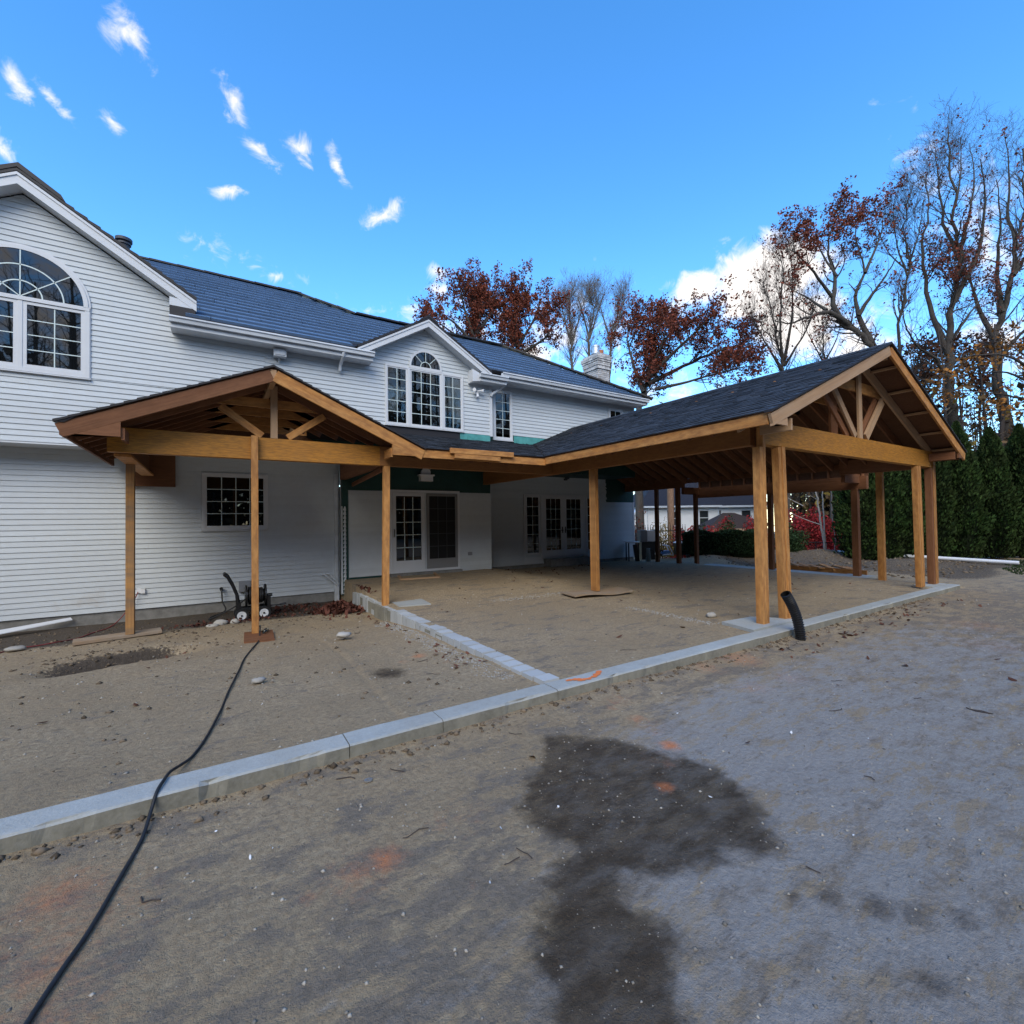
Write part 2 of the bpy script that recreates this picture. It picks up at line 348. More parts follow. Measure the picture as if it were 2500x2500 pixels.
# ------------------------------------------------------------------ ground
def gz(x, y, detail=True):
    x = np.asarray(x, float); y = np.asarray(y, float)
    front = .035*np.exp(-np.clip(3.36-y, 0, 9)/.22)*(x < 13.9)
    left = np.interp(y, [3.4,5,7,8.5,9.8,11,12.1], [.09,.03,-.03,-.12,-.16,-.27,-.25])
    left = left+.035*np.exp(-np.clip(2.62-x, 0, 9)/.3)*sst(8.6,6.5,y)*sst(3.6,4.6,y)-.02*np.exp(-((x-1.6)/.35)**2-((y-5.1)/.3)**2)
    u = (x+.95)*.94+(y-8.0)*.34; v = -(x+.95)*.34+(y-8.0)*.94
    left = left-.30*np.exp(-(u/.70)**4-(v/.30)**4)+.07*np.exp(-(u/.8)**2-((v-.60)/.25)**2)
    left = left-.010*np.exp(-((x-1.33-.05*np.sin(y*1.3))/.03)**2)*sst(8.2,7,y)+.006*np.exp(-((x-1.40-.05*np.sin(y*1.3))/.05)**2)*sst(8.2,7,y)
    padw = np.interp(y, [3.4,8,11.7,13], [.10,.115,.27,.27]); pade = np.interp(y, [3.4,8,12.8], [.10,.105,.06])
    pad = padw+(pade-padw)*sst(6.6,8.4,x)
    back = np.where(x > 13.9, 0.0, pad); w = sst(13.75, 14.6, x)*1.0
    pad = pad*(1-w)+back*0*w
    z = np.where(y < 3.46, front, np.where(x < 2.72, left, pad))
    # behind: mounds, then the land drops away
    z = z+.40*np.exp(-((x-20.2)/1.6)**2-((y-9.0)/.8)**2)+.45*np.exp(-((x-18.3)/1.0)**2-((y-10.6)/1.2)**2)+.22*np.exp(-((x-19)/2.5)**2-((y-6.2)/.7)**2)
    z = z+.3*np.exp(-((x-16.2)/1.8)**2-((y-11.0)/.8)**2)
    dist = x*.54+y*.84
    z = z-.9*sst(19.5, 30, dist+.3*x*sst(12,20,x)*.3)*sst(10,16,x)-1.2*sst(28, 55, dist)
    if detail:
        k = np.exp(-np.hypot(x, y)/14)
        z = z+(.03*fbm(x*2.6, y*2.6, 4, 51)+.012*fbm(x*9, y*9, 3, 55))*((x < 2.6)&(y > 3.7))*sst(3.7,4.6,y)
        z = z+.028*fbm(x*.9, y*.9, 3, 11)*(.4+k)+.011*fbm(x*5, y*5, 3, 21)*k+.006*fbm(x*17, y*17, 2, 31)*k
        z = z+.10*fbm(x*1.5, y*1.5, 3, 41)*sst(15.5,17.5,x)*sst(30,20,x)*sst(3.5,5.5,y)
    return z

WET = [(1.75,2.56),(2.14,2.86),(2.49,2.68),(2.69,2.32),(2.80,1.95),(2.67,1.66),(2.49,1.43),(2.36,1.27),(2.05,1.41),(1.77,1.5),(1.62,1.56),(1.53,1.47),(1.52,1.31),(1.36,1.18),(1.22,.9),(.98,.95),(.94,1.27),(1.02,1.44),(1.08,1.61),(1.26,1.8),(1.48,1.9),(1.51,2.25)]
def poly_sd(px, py, P):
    P = np.array(P); d = np.full(px.shape, 1e9); ins = np.zeros(px.shape, bool); n = len(P)
    for i in range(n):
        a = P[i]; b = P[(i+1) % n]; e = b-a; wx = px-a[0]; wy = py-a[1]
        t = np.clip((wx*e[0]+wy*e[1])/(e@e), 0, 1)
        d = np.minimum(d, np.hypot(wx-e[0]*t, wy-e[1]*t))
        c = ((a[1] > py) != (b[1] > py)) & (px < (b[0]-a[0])*(py-a[1])/(b[1]-a[1]+1e-12)+a[0]); ins ^= c
    return np.where(ins, d, -d)

def ground_mat():
    m = bpy.data.materials.new('yard_ground'); m.use_nodes = True; nt = m.node_tree; N = nt.nodes; L = nt.links
    b = N['Principled BSDF']; g = N.new('ShaderNodeNewGeometry')
    at = N.new('ShaderNodeAttribute'); at.attribute_name = 'stain'; sp = N.new('ShaderNodeSeparateColor'); L.new(at.outputs['Color'], sp.inputs[0])
    at2 = N.new('ShaderNodeAttribute'); at2.attribute_name = 'zone'; sp2 = N.new('ShaderNodeSeparateColor'); L.new(at2.outputs['Color'], sp2.inputs[0])
    def nz(scale, st=(1,1,1), det=5, ro=.6, rotz=0):
        mp = N.new('ShaderNodeMapping'); mp.inputs['Scale'].default_value = st; mp.inputs['Rotation'].default_value = (0,0,rotz)
        L.new(g.outputs['Position'], mp.inputs['Vector'])
        n = N.new('ShaderNodeTexNoise'); n.inputs['Scale'].default_value = scale; n.inputs['Detail'].default_value = det; n.inputs['Roughness'].default_value = ro
        L.new(mp.outputs[0], n.inputs['Vector']); return n.outputs['Fac']
    def rng(x, a, c, lo=0., hi=1.):
        r = N.new('ShaderNodeMapRange'); r.interpolation_type = 'SMOOTHSTEP'
        for k, v in (('From Min',a),('From Max',c),('To Min',lo),('To Max',hi)): r.inputs[k].default_value = v
        L.new(x, r.inputs['Value']); return r.outputs[0]
    def math_(op, a, c):
        n = N.new('ShaderNodeMath'); n.operation = op
        for i, v in enumerate((a, c)):
            if isinstance(v, (int, float)): n.inputs[i].default_value = v
            else: L.new(v, n.inputs[i])
        return n.outputs[0]
    def mixc(fac, a, c):
        n = N.new('ShaderNodeMix'); n.data_type = 'RGBA'
        if isinstance(fac, float): n.inputs['Factor'].default_value = fac
        else: L.new(fac, n.inputs['Factor'])
        for k, v in (('A',a),('B',c)):
            if isinstance(v, tuple): n.inputs[k].default_value = (*v,1)
            else: L.new(v, n.inputs[k])
        return n.outputs['Result']
    patch = nz(2.6, (1,1.9,1), 8, .72, .4); fine = nz(26, det=6, ro=.7); grit = nz(150, det=3, ro=.7); big = nz(.55, det=4)
    sand = mixc(rng(big,.35,.65), (.39,.295,.18), (.465,.365,.235))
    sand = mixc(rng(fine,.3,.7), sand, (.28,.21,.13))
    grey = mixc(rng(fine,.3,.7), (.19,.153,.112), (.27,.222,.168))
    # zone.r: how much compacted grey shows through; zone.g: pale cement dust; zone.b: dark soil
    gm = rng(math_('ADD', patch, math_('MULTIPLY', math_('SUBTRACT', sp2.outputs[0], .5), .55)), .465, .575)
    base = mixc(gm, sand, grey)
    dust = mixc(rng(fine,.3,.7), (.31,.292,.272), (.39,.37,.35))
    dm = rng(math_('ADD', nz(3.0,(1,2.2,1),8,.75,-.5), math_('MULTIPLY', math_('SUBTRACT', sp2.outputs[1], .5), .72)), .41, .66)
    base = mixc(math_('MULTIPLY', dm, .9), base, dust)
    # sand drifted in streaks over the grey
    dr = rng(math_('ADD', nz(5.5,(.45,1.5,1),9,.78,-.9), math_('MULTIPLY', nz(.9,det=3), .35)), .70, .765)
    base = mixc(math_('MULTIPLY', dr, .75), base, sand)
    scuff = rng(nz(7.5,(.6,2.0,1),8,.75,.5), .58, .68, 0., .7)
    base = mixc(scuff, base, (.13,.102,.078))
    soil = mixc(rng(fine,.3,.7), (.062,.047,.034), (.105,.082,.06))
    base = mixc(rng(math_('ADD', fine, math_('SUBTRACT', sp2.outputs[2], .5)), .4, .65), base, soil)
    base = mixc(rng(grit,.30,.42,.55,0.), base, (.08,.07,.06))
    base = mixc(rng(grit,.66,.76,0.,.6), base, (.46,.43,.38))
    om = rng(math_('ADD', math_('MULTIPLY', sp.outputs[1], 1.0), math_('MULTIPLY', math_('SUBTRACT', nz(22,det=5,ro=.75), .5), 1.0)), .22, 1.05)
    base = mixc(math_('MULTIPLY', om, .9), base, (.66,.235,.09))
    wm = rng(math_('ADD', sp.outputs[0], math_('MULTIPLY', math_('SUBTRACT', nz(9,det=6,ro=.7), .5), .5)), .34, .70)
    speck = rng(nz(60,det=4,ro=.8), .58, .70)
    wetc = mixc(speck, (.058,.038,.020), (.17,.118,.062))
    wetc = mixc(math_('MULTIPLY', om, .8), wetc, (.42,.13,.035))
    base = mixc(math_('MULTIPLY', wm, rng(nz(4.5,(1,2,1),6,.7,.7), .34, .62, 1.0, .74)), base, wetc)
    L.new(base, b.inputs['Base Color'])
    r0 = math_('SUBTRACT', .88, math_('MULTIPLY', dm, .30)); r1 = math_('SUBTRACT', r0, math_('MULTIPLY', wm, .12))
    L.new(r1, b.inputs['Roughness']); b.inputs['Specular IOR Level'].default_value = .38
    bp = N.new('ShaderNodeBump'); bp.inputs['Distance'].default_value = .022; bp.inputs['Strength'].default_value = 1.0
    hh = math_('ADD', math_('MULTIPLY', fine, 1.3), math_('MULTIPLY', grit, .45)); L.new(hh, bp.inputs['Height']); L.new(bp.outputs[0], b.inputs['Normal'])
    MATS['yard_ground'] = m
ground_mat()

def build_ground():
    def axis(segs):
        a = [np.arange(s, e, d) for s, e, d in segs]; return np.concatenate(a)
    gx = axis([(-70,-20,8),(-20,-8,1),(-8,-4,.2),(-4,-1.4,.045),(-1.4,3.6,.024),(3.6,8,.045),(8,15,.09),(15,26,.18),(26,46,1.0),(46,130,7)])
    gy = axis([(-60,-20,6),(-20,-3,1),(-3,.4,.15),(.4,3.3,.024),(3.3,3.62,.02),(3.62,6,.035),(6,14,.07),(14,24,.3),(24,50,1.2),(50,140,8)])
    X, Y = np.meshgrid(gx, gy); Z = gz(X, Y)
    ny, nx = X.shape; V = np.stack([X.ravel(), Y.ravel(), Z.ravel()], 1)
    i = np.arange(ny-1)[:,None]*nx+np.arange(nx-1)[None,:]
    F = np.stack([i, i+1, i+nx+1, i+nx], -1).reshape(-1, 4)
    o = np_mesh('ground', V, F, 'yard_ground', smooth=True); tag(o, kind='structure')
    x, y = X.ravel(), Y.ravel()
    sd_ = poly_sd(x, y, WET)+.26*fbm(x*3.2, y*3.2, 5, 5)+.07*fbm(x*13, y*13, 3, 6)
    wet = np.clip(.5+sd_/.34, 0, 1)
    for cx, cy, rx, ry, a in ((1.62,5.05,.26,.34,.75),(2.12,1.08,.14,.09,.50),(2.25,1.0,.16,.11,.56),(2.37,.88,.17,.12,.6),(2.46,.77,.17,.12,.58),(2.58,.66,.18,.1,.52),(2.75,.58,.2,.1,.46),(2.6,1.2,.25,.07,.42),(2.13,1.1,.08,.05,.6),(2.15,.62,.12,.1,.6),(3.2,1.2,.12,.06,.5),(2.35,1.16,.2,.05,.5),(3.9,1.75,.3,.06,.45),(-.95,7.95,.5,.25,.55)):
        wet = np.maximum(wet, a*np.exp(-((x-cx)/rx)**2-((y-cy)/ry)**2))
    org = np.zeros_like(x)
    for cx, cy, r, a in ((2.95,3.02,.08,.5),(2.97,2.75,.10,.6),(2.9,2.5,.07,.5),(2.83,2.31,.09,.95),(2.6,2.14,.06,.5),(2.36,1.97,.07,1.0),(.72,2.33,.13,.7),(.58,2.3,.12,.55),(.36,2.28,.07,.5),(1.06,2.44,.14,.35),(1.3,2.42,.1,.3),
                         (-.58,2.92,.25,.55),(-.52,2.46,.2,.5),(-.5,2.15,.2,.4),(2.14,5.5,.12,.7),(1.9,5.4,.1,.5),(2.3,5.0,.1,.4),(4.57,3.23,.3,.45),(5.2,3.19,.35,.55),(4.44,2.6,.3,.4),(5.0,2.55,.3,.4),(9.6,2.15,.7,.4),(8.3,1.7,.7,.35),(1.0,1.95,.04,.4),(3.1,3.1,.2,.4),(2.95,2.6,.25,.35),(2.6,2.2,.3,.3),(-.5,2.7,.5,.4),(-.5,2.2,.4,.4),(.6,2.3,.3,.4),(1.2,2.42,.3,.3)):
        org = np.maximum(org, a*np.exp(-(((x-cx)**2+(y-cy)**2)/r**2)))
    n1 = fbm(x*.8, y*.8, 3, 61)
    front = y < 3.4
    grey = np.where(front, .44+.20*sst(3.0,1.2,y)+.08*sst(1.0,4.0,x), np.where(x < 2.7, .34, .42))
    dust = np.where(front, (.60+.14*np.exp(-((x-3.2)/1.6)**2-((y-1.9)/.9)**2))*sst(-1.3,.9,(x-2.5)*.55-(y-2.6)*.9+1.6*n1)*sst(3.35,2.6,y), .0)*sst(14,7,x)
    dust = np.maximum(dust, np.where(front, .36*sst(3.0,1.0,y), 0))
    soil = .62*sst(14.9,16.2,x+1.5*n1)*sst(27,24,x)*sst(2.8,4.2,y+n1)
    soil = np.maximum(soil, np.where((x < 2.66) & (y > 9.0), .85*sst(9.2,10.8,y+1.6*n1), 0))
    u_ = (x+.95)*.94+(y-8.0)*.34; v_ = -(x+.95)*.34+(y-8.0)*.94
    soil = np.maximum(soil, .95*np.exp(-((u_+.05)/.78)**4-((v_-.08)/.38)**4))
    soil = np.maximum(soil, sst(26,30,np.hypot(x,y))*.6)
    def attr(name, r, g, b_):
        a = o.data.attributes.new(name, 'FLOAT_COLOR', 'POINT')
        a.data.foreach_set('color', np.stack([r, g, b_, np.ones_like(r)], 1).astype(np.float32).ravel())
    attr('stain', wet, org, org*0); attr('zone', grey, dust, soil)
    return o
build_ground()

# ------------------------------------------------------------------ house
house = thing('house', (4, 12, 0), 'long white sided two storey house with dark solar tile roof and arched windows', 'house')
N_BOARD = [0]
SPARE = MB()
def siding(y, z0, z1, xl, xr, holes=(), course=.1016, face=-1):
    """clapboards on a wall facing -Y. xl, xr: numbers or functions of z; holes: (x0,x1,z0,z1)"""
    z = z0; fx = lambda f, q: f(q) if callable(f) else f
    while z < z1-.01:
        t = min(z+course, z1); m = (z+t)/2
        cuts = sorted([h for h in holes if h[2] < m < h[3]])
        spans = []; a0, a1 = fx(xl, z), fx(xl, t); 
        edges = [(a0, a1)]
        for h in cuts: edges += [(h[0], h[0]), (h[1], h[1])]
        edges.append((fx(xr, z), fx(xr, t)))
        for k in range(0, len(edges), 2):
            (l0, l1), (r0, r1) = edges[k], edges[k+1]
            if r0-l0 < .03: continue
            if r1 < l1: r1 = l1 = (l1+r1)/2
            v = [(l0,y-.020,z),(r0,y-.020,z),(r0,y,z),(l0,y,z),(l1,y-.004,t+.002),(r1,y-.004,t+.002),(r1,y,t+.002),(l1,y,t+.002)]
            if N_BOARD[0] < 296:
                b = MB(); b.hexa(v); b.build('siding_board', 'vinyl', house); N_BOARD[0] += 1
            else: SPARE.hexa(v)
        z = t

XG, SG = -2.79, .638                                   # left gable axis and slope
BIGW = (-3.73, -1.89, 4.40, 5.70); DORW = (3.65, 5.83, 4.11, 5.64); TALLW = (6.93, 7.62, 4.04, 5.53); SMALLW = (11.57, 12.27, 4.2, 5.53)
LOWW = (-.18, 1.10, 1.535, 2.80)
# upper wall, front plane Y=11.5
siding(11.5, 3.17, 4.41, -5.6, 1.2)
siding(11.5, 4.084, 5.506, 1.0, 6.66, [DORW])
siding(11.5, 4.41, 5.53, -5.6, .995, [BIGW])
siding(11.5, 5.53, 7.52, lambda z: max(-5.6, XG-(7.53-z)/SG), lambda z: min(.9, XG+(7.53-z)/SG), [BIGW])
siding(11.5, 5.506, 6.67, lambda z: 4.72-min(1.75,(6.70-z)/.586), lambda z: 4.72+min(1.94,(6.70-z)/.586), [DORW])
siding(12.1, -.02, 3.17, -5.6, 2.62, [LOWW])
siding(11.85, .32, 2.46, 2.84, 6.87, [(3.86,5.84,.3,2.52)])
siding(11.8, 4.22, 5.86, 6.70, 12.80, [TALLW, SMALLW])
FR = (8.78, 12.33, .3, 2.56)
siding(13.0, .18, 2.30, 6.9, 14.05, [FR], .1016)
siding(13.0, 2.30, 3.42, 6.9, 12.5, [FR], .1016)
tag(SPARE.build('siding_strip', 'vinyl', house), kind='stuff') if SPARE.f else None
# structural walls behind the boards (solid, 3 mm back)
w = MB()
w.box(-5.6, 6.68, 11.503, 12.6, 3.17, 5.52)                       # upper front block
w.box(-6.2, 2.68, 12.103, 19, -.018, 3.166)
w.box(2.80, 6.88, 11.853, 13.5, .18, 2.6)
w.box(6.68, 12.83, 11.803, 19.4, 3.2, 5.85)
w.box(6.885, 14.06, 13.003, 19.4, .175, 3.5)
w.box(-6.2, 6.68, 12.601, 19.4, 3.17, 5.6)
w.prism([(XG-3.1,11.503,5.525),(XG+3.1,11.503,5.525),(XG,11.503,7.515)], (0,2.6,0))
w.prism([(2.97,11.503,5.525),(6.66,11.503,5.525),(6.66,11.503,5.56),(4.72,11.503,6.68),(2.97,11.503,5.65)], (0,1.2,0))
w.build('wall', 'vinyl', house)
w = MB(); w.box(-6.2, 2.67, 12.115, 12.5, -.6, -.015); w.box(2.80, 6.87, 11.87, 12.3, -.3, .30); w.box(6.9, 14.03, 13.02, 13.4, -.3, .17)
w.build('foundation', 'foundation', house)
# house wrap
w = MB(); w.box(1.0,5.72,11.486,11.4895,3.60,4.08); w.build('roofing_felt', 'roof_edge', house)
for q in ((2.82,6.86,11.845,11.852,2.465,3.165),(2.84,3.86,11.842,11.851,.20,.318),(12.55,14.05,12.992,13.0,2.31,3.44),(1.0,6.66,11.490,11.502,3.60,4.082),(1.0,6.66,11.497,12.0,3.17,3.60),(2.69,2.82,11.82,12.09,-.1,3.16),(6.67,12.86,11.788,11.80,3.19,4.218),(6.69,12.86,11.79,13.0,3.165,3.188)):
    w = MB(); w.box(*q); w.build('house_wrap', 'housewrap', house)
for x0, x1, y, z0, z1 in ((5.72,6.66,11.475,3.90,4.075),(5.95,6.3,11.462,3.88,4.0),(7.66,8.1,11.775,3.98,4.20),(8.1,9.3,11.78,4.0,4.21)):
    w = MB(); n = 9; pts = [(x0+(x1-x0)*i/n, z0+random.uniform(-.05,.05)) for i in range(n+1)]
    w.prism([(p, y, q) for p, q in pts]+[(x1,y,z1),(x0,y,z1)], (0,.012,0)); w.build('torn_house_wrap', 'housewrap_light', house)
# ragged ends of the cut siding beside the bare sheathing, and the return strip at the left inner corner
for k in range(11):
    w = MB(); z = 2.31+k*.1016; w.hexa([(12.48,12.975,z),(12.56+random.uniform(-.04,.06),12.975,z),(12.56,13,z),(12.48,13,z),(12.48,12.985,z+.1),(12.56+random.uniform(-.05,.05),12.985,z+.1),(12.56,13,z+.1),(12.48,13,z+.1)]); w.build('cut_board_end', 'vinyl', house)
for k in range(21):
    w = MB(); z = -.06+k*.1016; w.hexa([(2.66,11.83,z),(2.765,11.80,z-.015),(2.775,11.83,z-.015),(2.67,11.86,z),(2.66,11.84,z+.1),(2.75,11.815,z+.09),(2.765,11.83,z+.09),(2.67,11.86,z+.1)]); w.build('cut_board_end', 'vinyl', house)
# lapped seams where one siding length meets the next
w = MB()
for y, z0, n, xa, xb in ((11.5,3.17,12,-5,.9),(11.5,4.41,11,-1.7,.9),(11.5,4.084,14,1.1,3.5),(12.1,-.02,31,-5,-.4),(12.1,-.02,14,0,2.4),(11.8,4.22,16,7.8,11.4),(13.0,.18,20,7,8.6)):
    for k in range(n):
        if random.random() < .55: x = random.uniform(xa,xb); z = z0+k*.1016; w.hexa([(x,y-.0225,z+.001),(x+.02,y-.0215,z+.001),(x+.02,y-.01,z+.001),(x,y-.01,z+.001),(x,y-.0065,z+.101),(x+.02,y-.0055,z+.101),(x+.02,y-.002,z+.101),(x,y-.002,z+.101)])
tag(w.build('siding_seam', 'vinyl', house), kind='stuff')
# soffit of the overhang and corner boards
w = MB(); w.box(-5.6, 2.7, 11.49, 12.11, 3.135, 3.168); w.build('soffit', 'soffit_white', house)
w = MB(); w.box(6.655, 6.75, 11.475, 11.82, 4.06, 5.56); w.build('corner_board', 'trim_white', house)
w = MB(); w.box(12.79, 12.87, 11.775, 11.9, 4.3, 5.87); w.build('corner_board', 'trim_white', house)
w = MB(); w.box(6.87, 6.93, 12.97, 13.02, .15, 3.4); w.box(13.99, 14.07, 12.975, 13.06, .15, 2.32); w.build('corner_board', 'trim_white', house)

# ---- main roof: slope z = 5.72 + .65 (y-11)
RS = .65
def zr(y): return 5.72+RS*(y-11)
def yr(z): return 11+(z-5.72)/RS
def ridge_z(x):
    return float(np.interp(x, [-6,2.30,3.70,9.0,13.1], [8.80,8.74,8.00,8.05,5.87]))
def row_spans(z):                                     # x intervals of the slope at height z
    l = -.42 if z < 6.10 else XG+(7.83-z)/SG
    l = max(l, XG)
    xs = np.linspace(l, 13.1, 900); ok = np.array([ridge_z(x) >= z-1e-6 for x in xs])
    r = xs[ok][-1] if ok.any() else l
    if z < 6.90:
        hw = (6.93-z)/.586
        a, b = 4.72-hw, 4.72+hw
        if z < 5.93: return [(l, min(a, 3.02))]
        return [(l, a), (b, r)]
    return [(l, r)]
w = MB()                                              # deck under the tiles
zs = np.linspace(5.765, 8.70, 30)
for k in range(len(zs)-1):
    A = row_spans(zs[k]+.01); B = row_spans(zs[k+1]-.01)
    for i in range(min(len(A), len(B))):
        if len(A) != len(B): aa = (A[0][0], A[-1][1])
        else: aa = A[i]
        bb = B[i]; y0, y1 = yr(zs[k]), yr(zs[k+1])
        w.hexa([(aa[0],y0,zs[k]-.03),(aa[1],y0,zs[k]-.03),(aa[1],y0+.05,zs[k]-.10),(aa[0],y0+.05,zs[k]-.10),(bb[0],y1,zs[k+1]-.03),(bb[1],y1,zs[k+1]-.03),(bb[1],y1+.05,zs[k+1]-.1),(bb[0],y1+.05,zs[k+1]-.1)])
# rear slopes and hip end
w.add([(-6,15.8,8.74),(2.3,15.65,8.72),(3.7,14.5,7.99),(9,14.55,8.02),(13.1,11.25,5.84),(13.1,18.2,5.6),(9,20.5,5.6),(-6,20.5,5.6)], [(0,1,7),(1,2,6),(1,6,7),(2,3,6),(3,4,5),(3,5,6)])
w.build('roof', 'roof_edge', house)
NT = 0
TS = .355; nrow = 16
sl = math.hypot(1, RS)
for r in range(nrow):
    z0 = 5.785+r*TS*RS/sl; z1 = z0+TS*RS/sl-.008
    if z0 > 8.72: break
    A = row_spans(z0+.005); B = row_spans(min(z1, 8.69))
    for i in range(len(A)):
        a = A[i]; b = B[i] if i < len(B) else B[-1]
        if len(A) != len(B): b = (max(B[0][0], a[0]), min(B[-1][1], a[1]))
        off = (r*.47) % 1.14
        g0, g1 = math.floor((min(a[0], b[0])-off)/1.14), math.ceil((max(a[1], b[1])-off)/1.14)
        for g in range(g0, g1):
            t0, t1 = off+g*1.14+.005, off+(g+1)*1.14-.005
            c = [max(t0, a[0]), min(t1, a[1]), max(t0, b[0]), min(t1, b[1])]
            if c[1]-c[0] < .05 and c[3]-c[2] < .05: continue
            if c[1] < c[0]: c[0] = c[1] = (c[0]+c[1])/2
            if c[3] < c[2]: c[2] = c[3] = min(max((c[2]+c[3])/2, t0), t1)
            y0, y1 = yr(z0), yr(z1); h = .026+random.uniform(-.003,.004)
            m = MB(); m.hexa([(c[0],y0,z0),(c[1],y0,z0),(c[1],y0+.02,z0-.026),(c[0],y0+.02,z0-.026),(c[2],y1,z1-.014),(c[3],y1,z1-.014),(c[3],y1+.02,z1-.04),(c[2],y1+.02,z1-.04)])
            for q, p in enumerate(m.v[:2]): m.v[q] = (p[0], p[1]-h*.55, p[2]+h)
            m.build('roof_tile', 'solar', house); NT += 1
# ridge caps (overlapping pieces)
w = MB(); prev = None
pts = [(-2.0,15.78,8.80),(2.32,15.62,8.76),(2.75,15.25,8.52),(3.3,14.8,8.24),(3.72,14.5,8.03),(6.4,14.52,8.06),(9.0,14.55,8.08),(13.12,11.2,5.90)]
for a, b in zip(pts[:-1], pts[1:]):
    a, b = Vector(a), Vector(b); n = max(1, int((b-a).length/.55))
    for k in range(n):
        p, q = a.lerp(b, k/n), a.lerp(b, (k+1.06)/n); w.obox(p+Vector((0,0,.012)), q+Vector((0,0,.0)), .26, .045)
w.build('ridge_cap', 'roof_edge', house)
# ---- gable roofs (left wing, dormer): slabs with white rake boards and a dark edge
def gable(xc, za, slope, hw_l, hw_r, y0, yb, wall_y, drop):
    for sgn, hw in ((-1, hw_l), (1, hw_r)):
        xe = xc+sgn*hw; ze = za-slope*hw
        n = Vector((sgn*slope, 0, 1)).normalized()
        b = MB(); b.prism([(xc,y0,za),(xe,y0,ze),(xe,y0,ze-.05),(xc,y0,za-.05)], (0,yb-y0,0)); b.build('roof', 'roof_edge', house)
        b = MB(); nn = 14                                # stepped tile edge along the rake
        for k in range(nn):
            t0, t1 = k/nn, (k+1)/nn
            b.prism([(xc+sgn*hw*t0,y0-.02,za-slope*hw*t0+.012),(xc+sgn*hw*t1,y0-.02,za-slope*hw*t1+.04),(xc+sgn*hw*t1,y0-.02,za-slope*hw*t1-.03),(xc+sgn*hw*t0,y0-.02,za-slope*hw*t0-.03)], (0,.16,0))
        b.build('rake_edge', 'roof_edge', house)
        b = MB(); d0, d1 = .05, .05+drop
        b.prism([(xc,y0-.005,za-d0),(xe,y0-.005,ze-d0),(xe,y0-.005,ze-d1),(xc,y0-.005,za-d1)], (0,.035,0))
        b.prism([(xc,y0-.022,za-d0),(xe,y0-.022,ze-d0),(xe,y0-.022,ze-d0-.05),(xc,y0-.022,za-d0-.05)], (0,.017,0))
        b.build('rake_board', 'trim_white', house)
        b = MB(); b.prism([(xc,y0+.03,za-d1+.03),(xe,y0+.03,ze-d1+.03),(xe,y0+.03,ze-d1+.012),(xc,y0+.03,za-d1+.012)], (0,wall_y-y0-.03,0))
        for k in range(int(hw/.3)):                      # panel joints
            t = (k+.5)*.3; b.prism([(xc+sgn*t,y0+.03,za-slope*t-d1+.013),(xc+sgn*(t+.012),y0+.03,za-slope*(t+.012)-d1+.013),(xc+sgn*(t+.012),y0+.03,za-slope*(t+.012)-d1+.004),(xc+sgn*t,y0+.03,za-slope*t-d1+.004)], (0,wall_y-y0-.03,0))
        b.build('soffit', 'soffit_white', house)
gable(XG, 7.80, SG, 2.95, 2.55, 11.2, 14.3, 11.5, .20)
gable(4.72, 6.91, .592, 1.80, 1.86, 11.2, 12.9, 11.5, .18)
# cap blocks at the two gable peaks
for P in ([(XG-.5,11.17,7.50),(XG,11.17,7.83),(XG+.62,11.17,7.43),(XG+.56,11.17,7.54),(XG+.02,11.17,7.91),(XG-.5,11.17,7.60)],[(4.42,11.17,6.74),(4.72,11.17,6.93),(5.02,11.17,6.74),(4.95,11.17,6.83),(4.72,11.17,6.98),(4.5,11.17,6.84)]):
    w = MB(); w.prism(P, (0,.3,0)); w.build('ridge_cap', 'roof_edge', house)
# eave returns
w = MB(); w.prism([(-.68,11.2,5.965),(-.245,11.2,5.965),(-.245,11.2,6.07),(-.68,11.2,6.13)], (0,.3,0)); w.build('eave_return', 'trim_white', house)
w = MB(); w.box(-.68,-.26,11.2,11.9,5.74,5.963); w.build('eave_return', 'roof_edge', house)
w = MB(); w.prism([(5.98,11.2,5.46),(6.19,11.2,5.50),(6.19,11.2,5.72),(5.98,11.2,5.80)], (0,.3,0)); w.build('eave_return', 'trim_white', house)
# gutters with soffits: (x0,x1,y_out,z_top,wall_y)
def gutter(x0, x1, y, z, wall):
    b = MB(); p = [(y,z),(y-.005,z-.03),(y+.02,z-.05),(y+.03,z-.11),(y+.12,z-.11),(y+.12,z-.02),(y+.105,z-.02),(y+.105,z-.095),(y+.04,z-.095),(y+.035,z-.045),(y+.012,z-.028),(y+.012,z)]
    b.prism([(x0,a,c) for a, c in p], (x1-x0,0,0)); b.build('gutter', 'gutter_white', house)
    b = MB(); b.box(x0+.02, x1-.02, y+.10, y+.125, z-.20, z); b.build('fascia', 'trim_white', house)
    b = MB(); b.box(x0+.02, x1-.02, y+.125, wall, z-.20, z-.18)
    n = int((x1-x0)/.3)
    for k in range(n): xx = x0+.1+k*.3; b.box(xx, xx+.012, y+.125, wall, z-.208, z-.2)
    b.build('soffit', 'soffit_white', house)
gutter(-.68, 3.28, 11.02, 5.71, 11.5)
gutter(6.17, 7.06, 11.06, 5.70, 11.8)
gutter(6.95, 13.02, 11.18, 5.865, 11.8)
w = MB(); w.box(12.9,13.02,11.2,18,5.74,5.86); w.build('gutter', 'gutter_white', house)

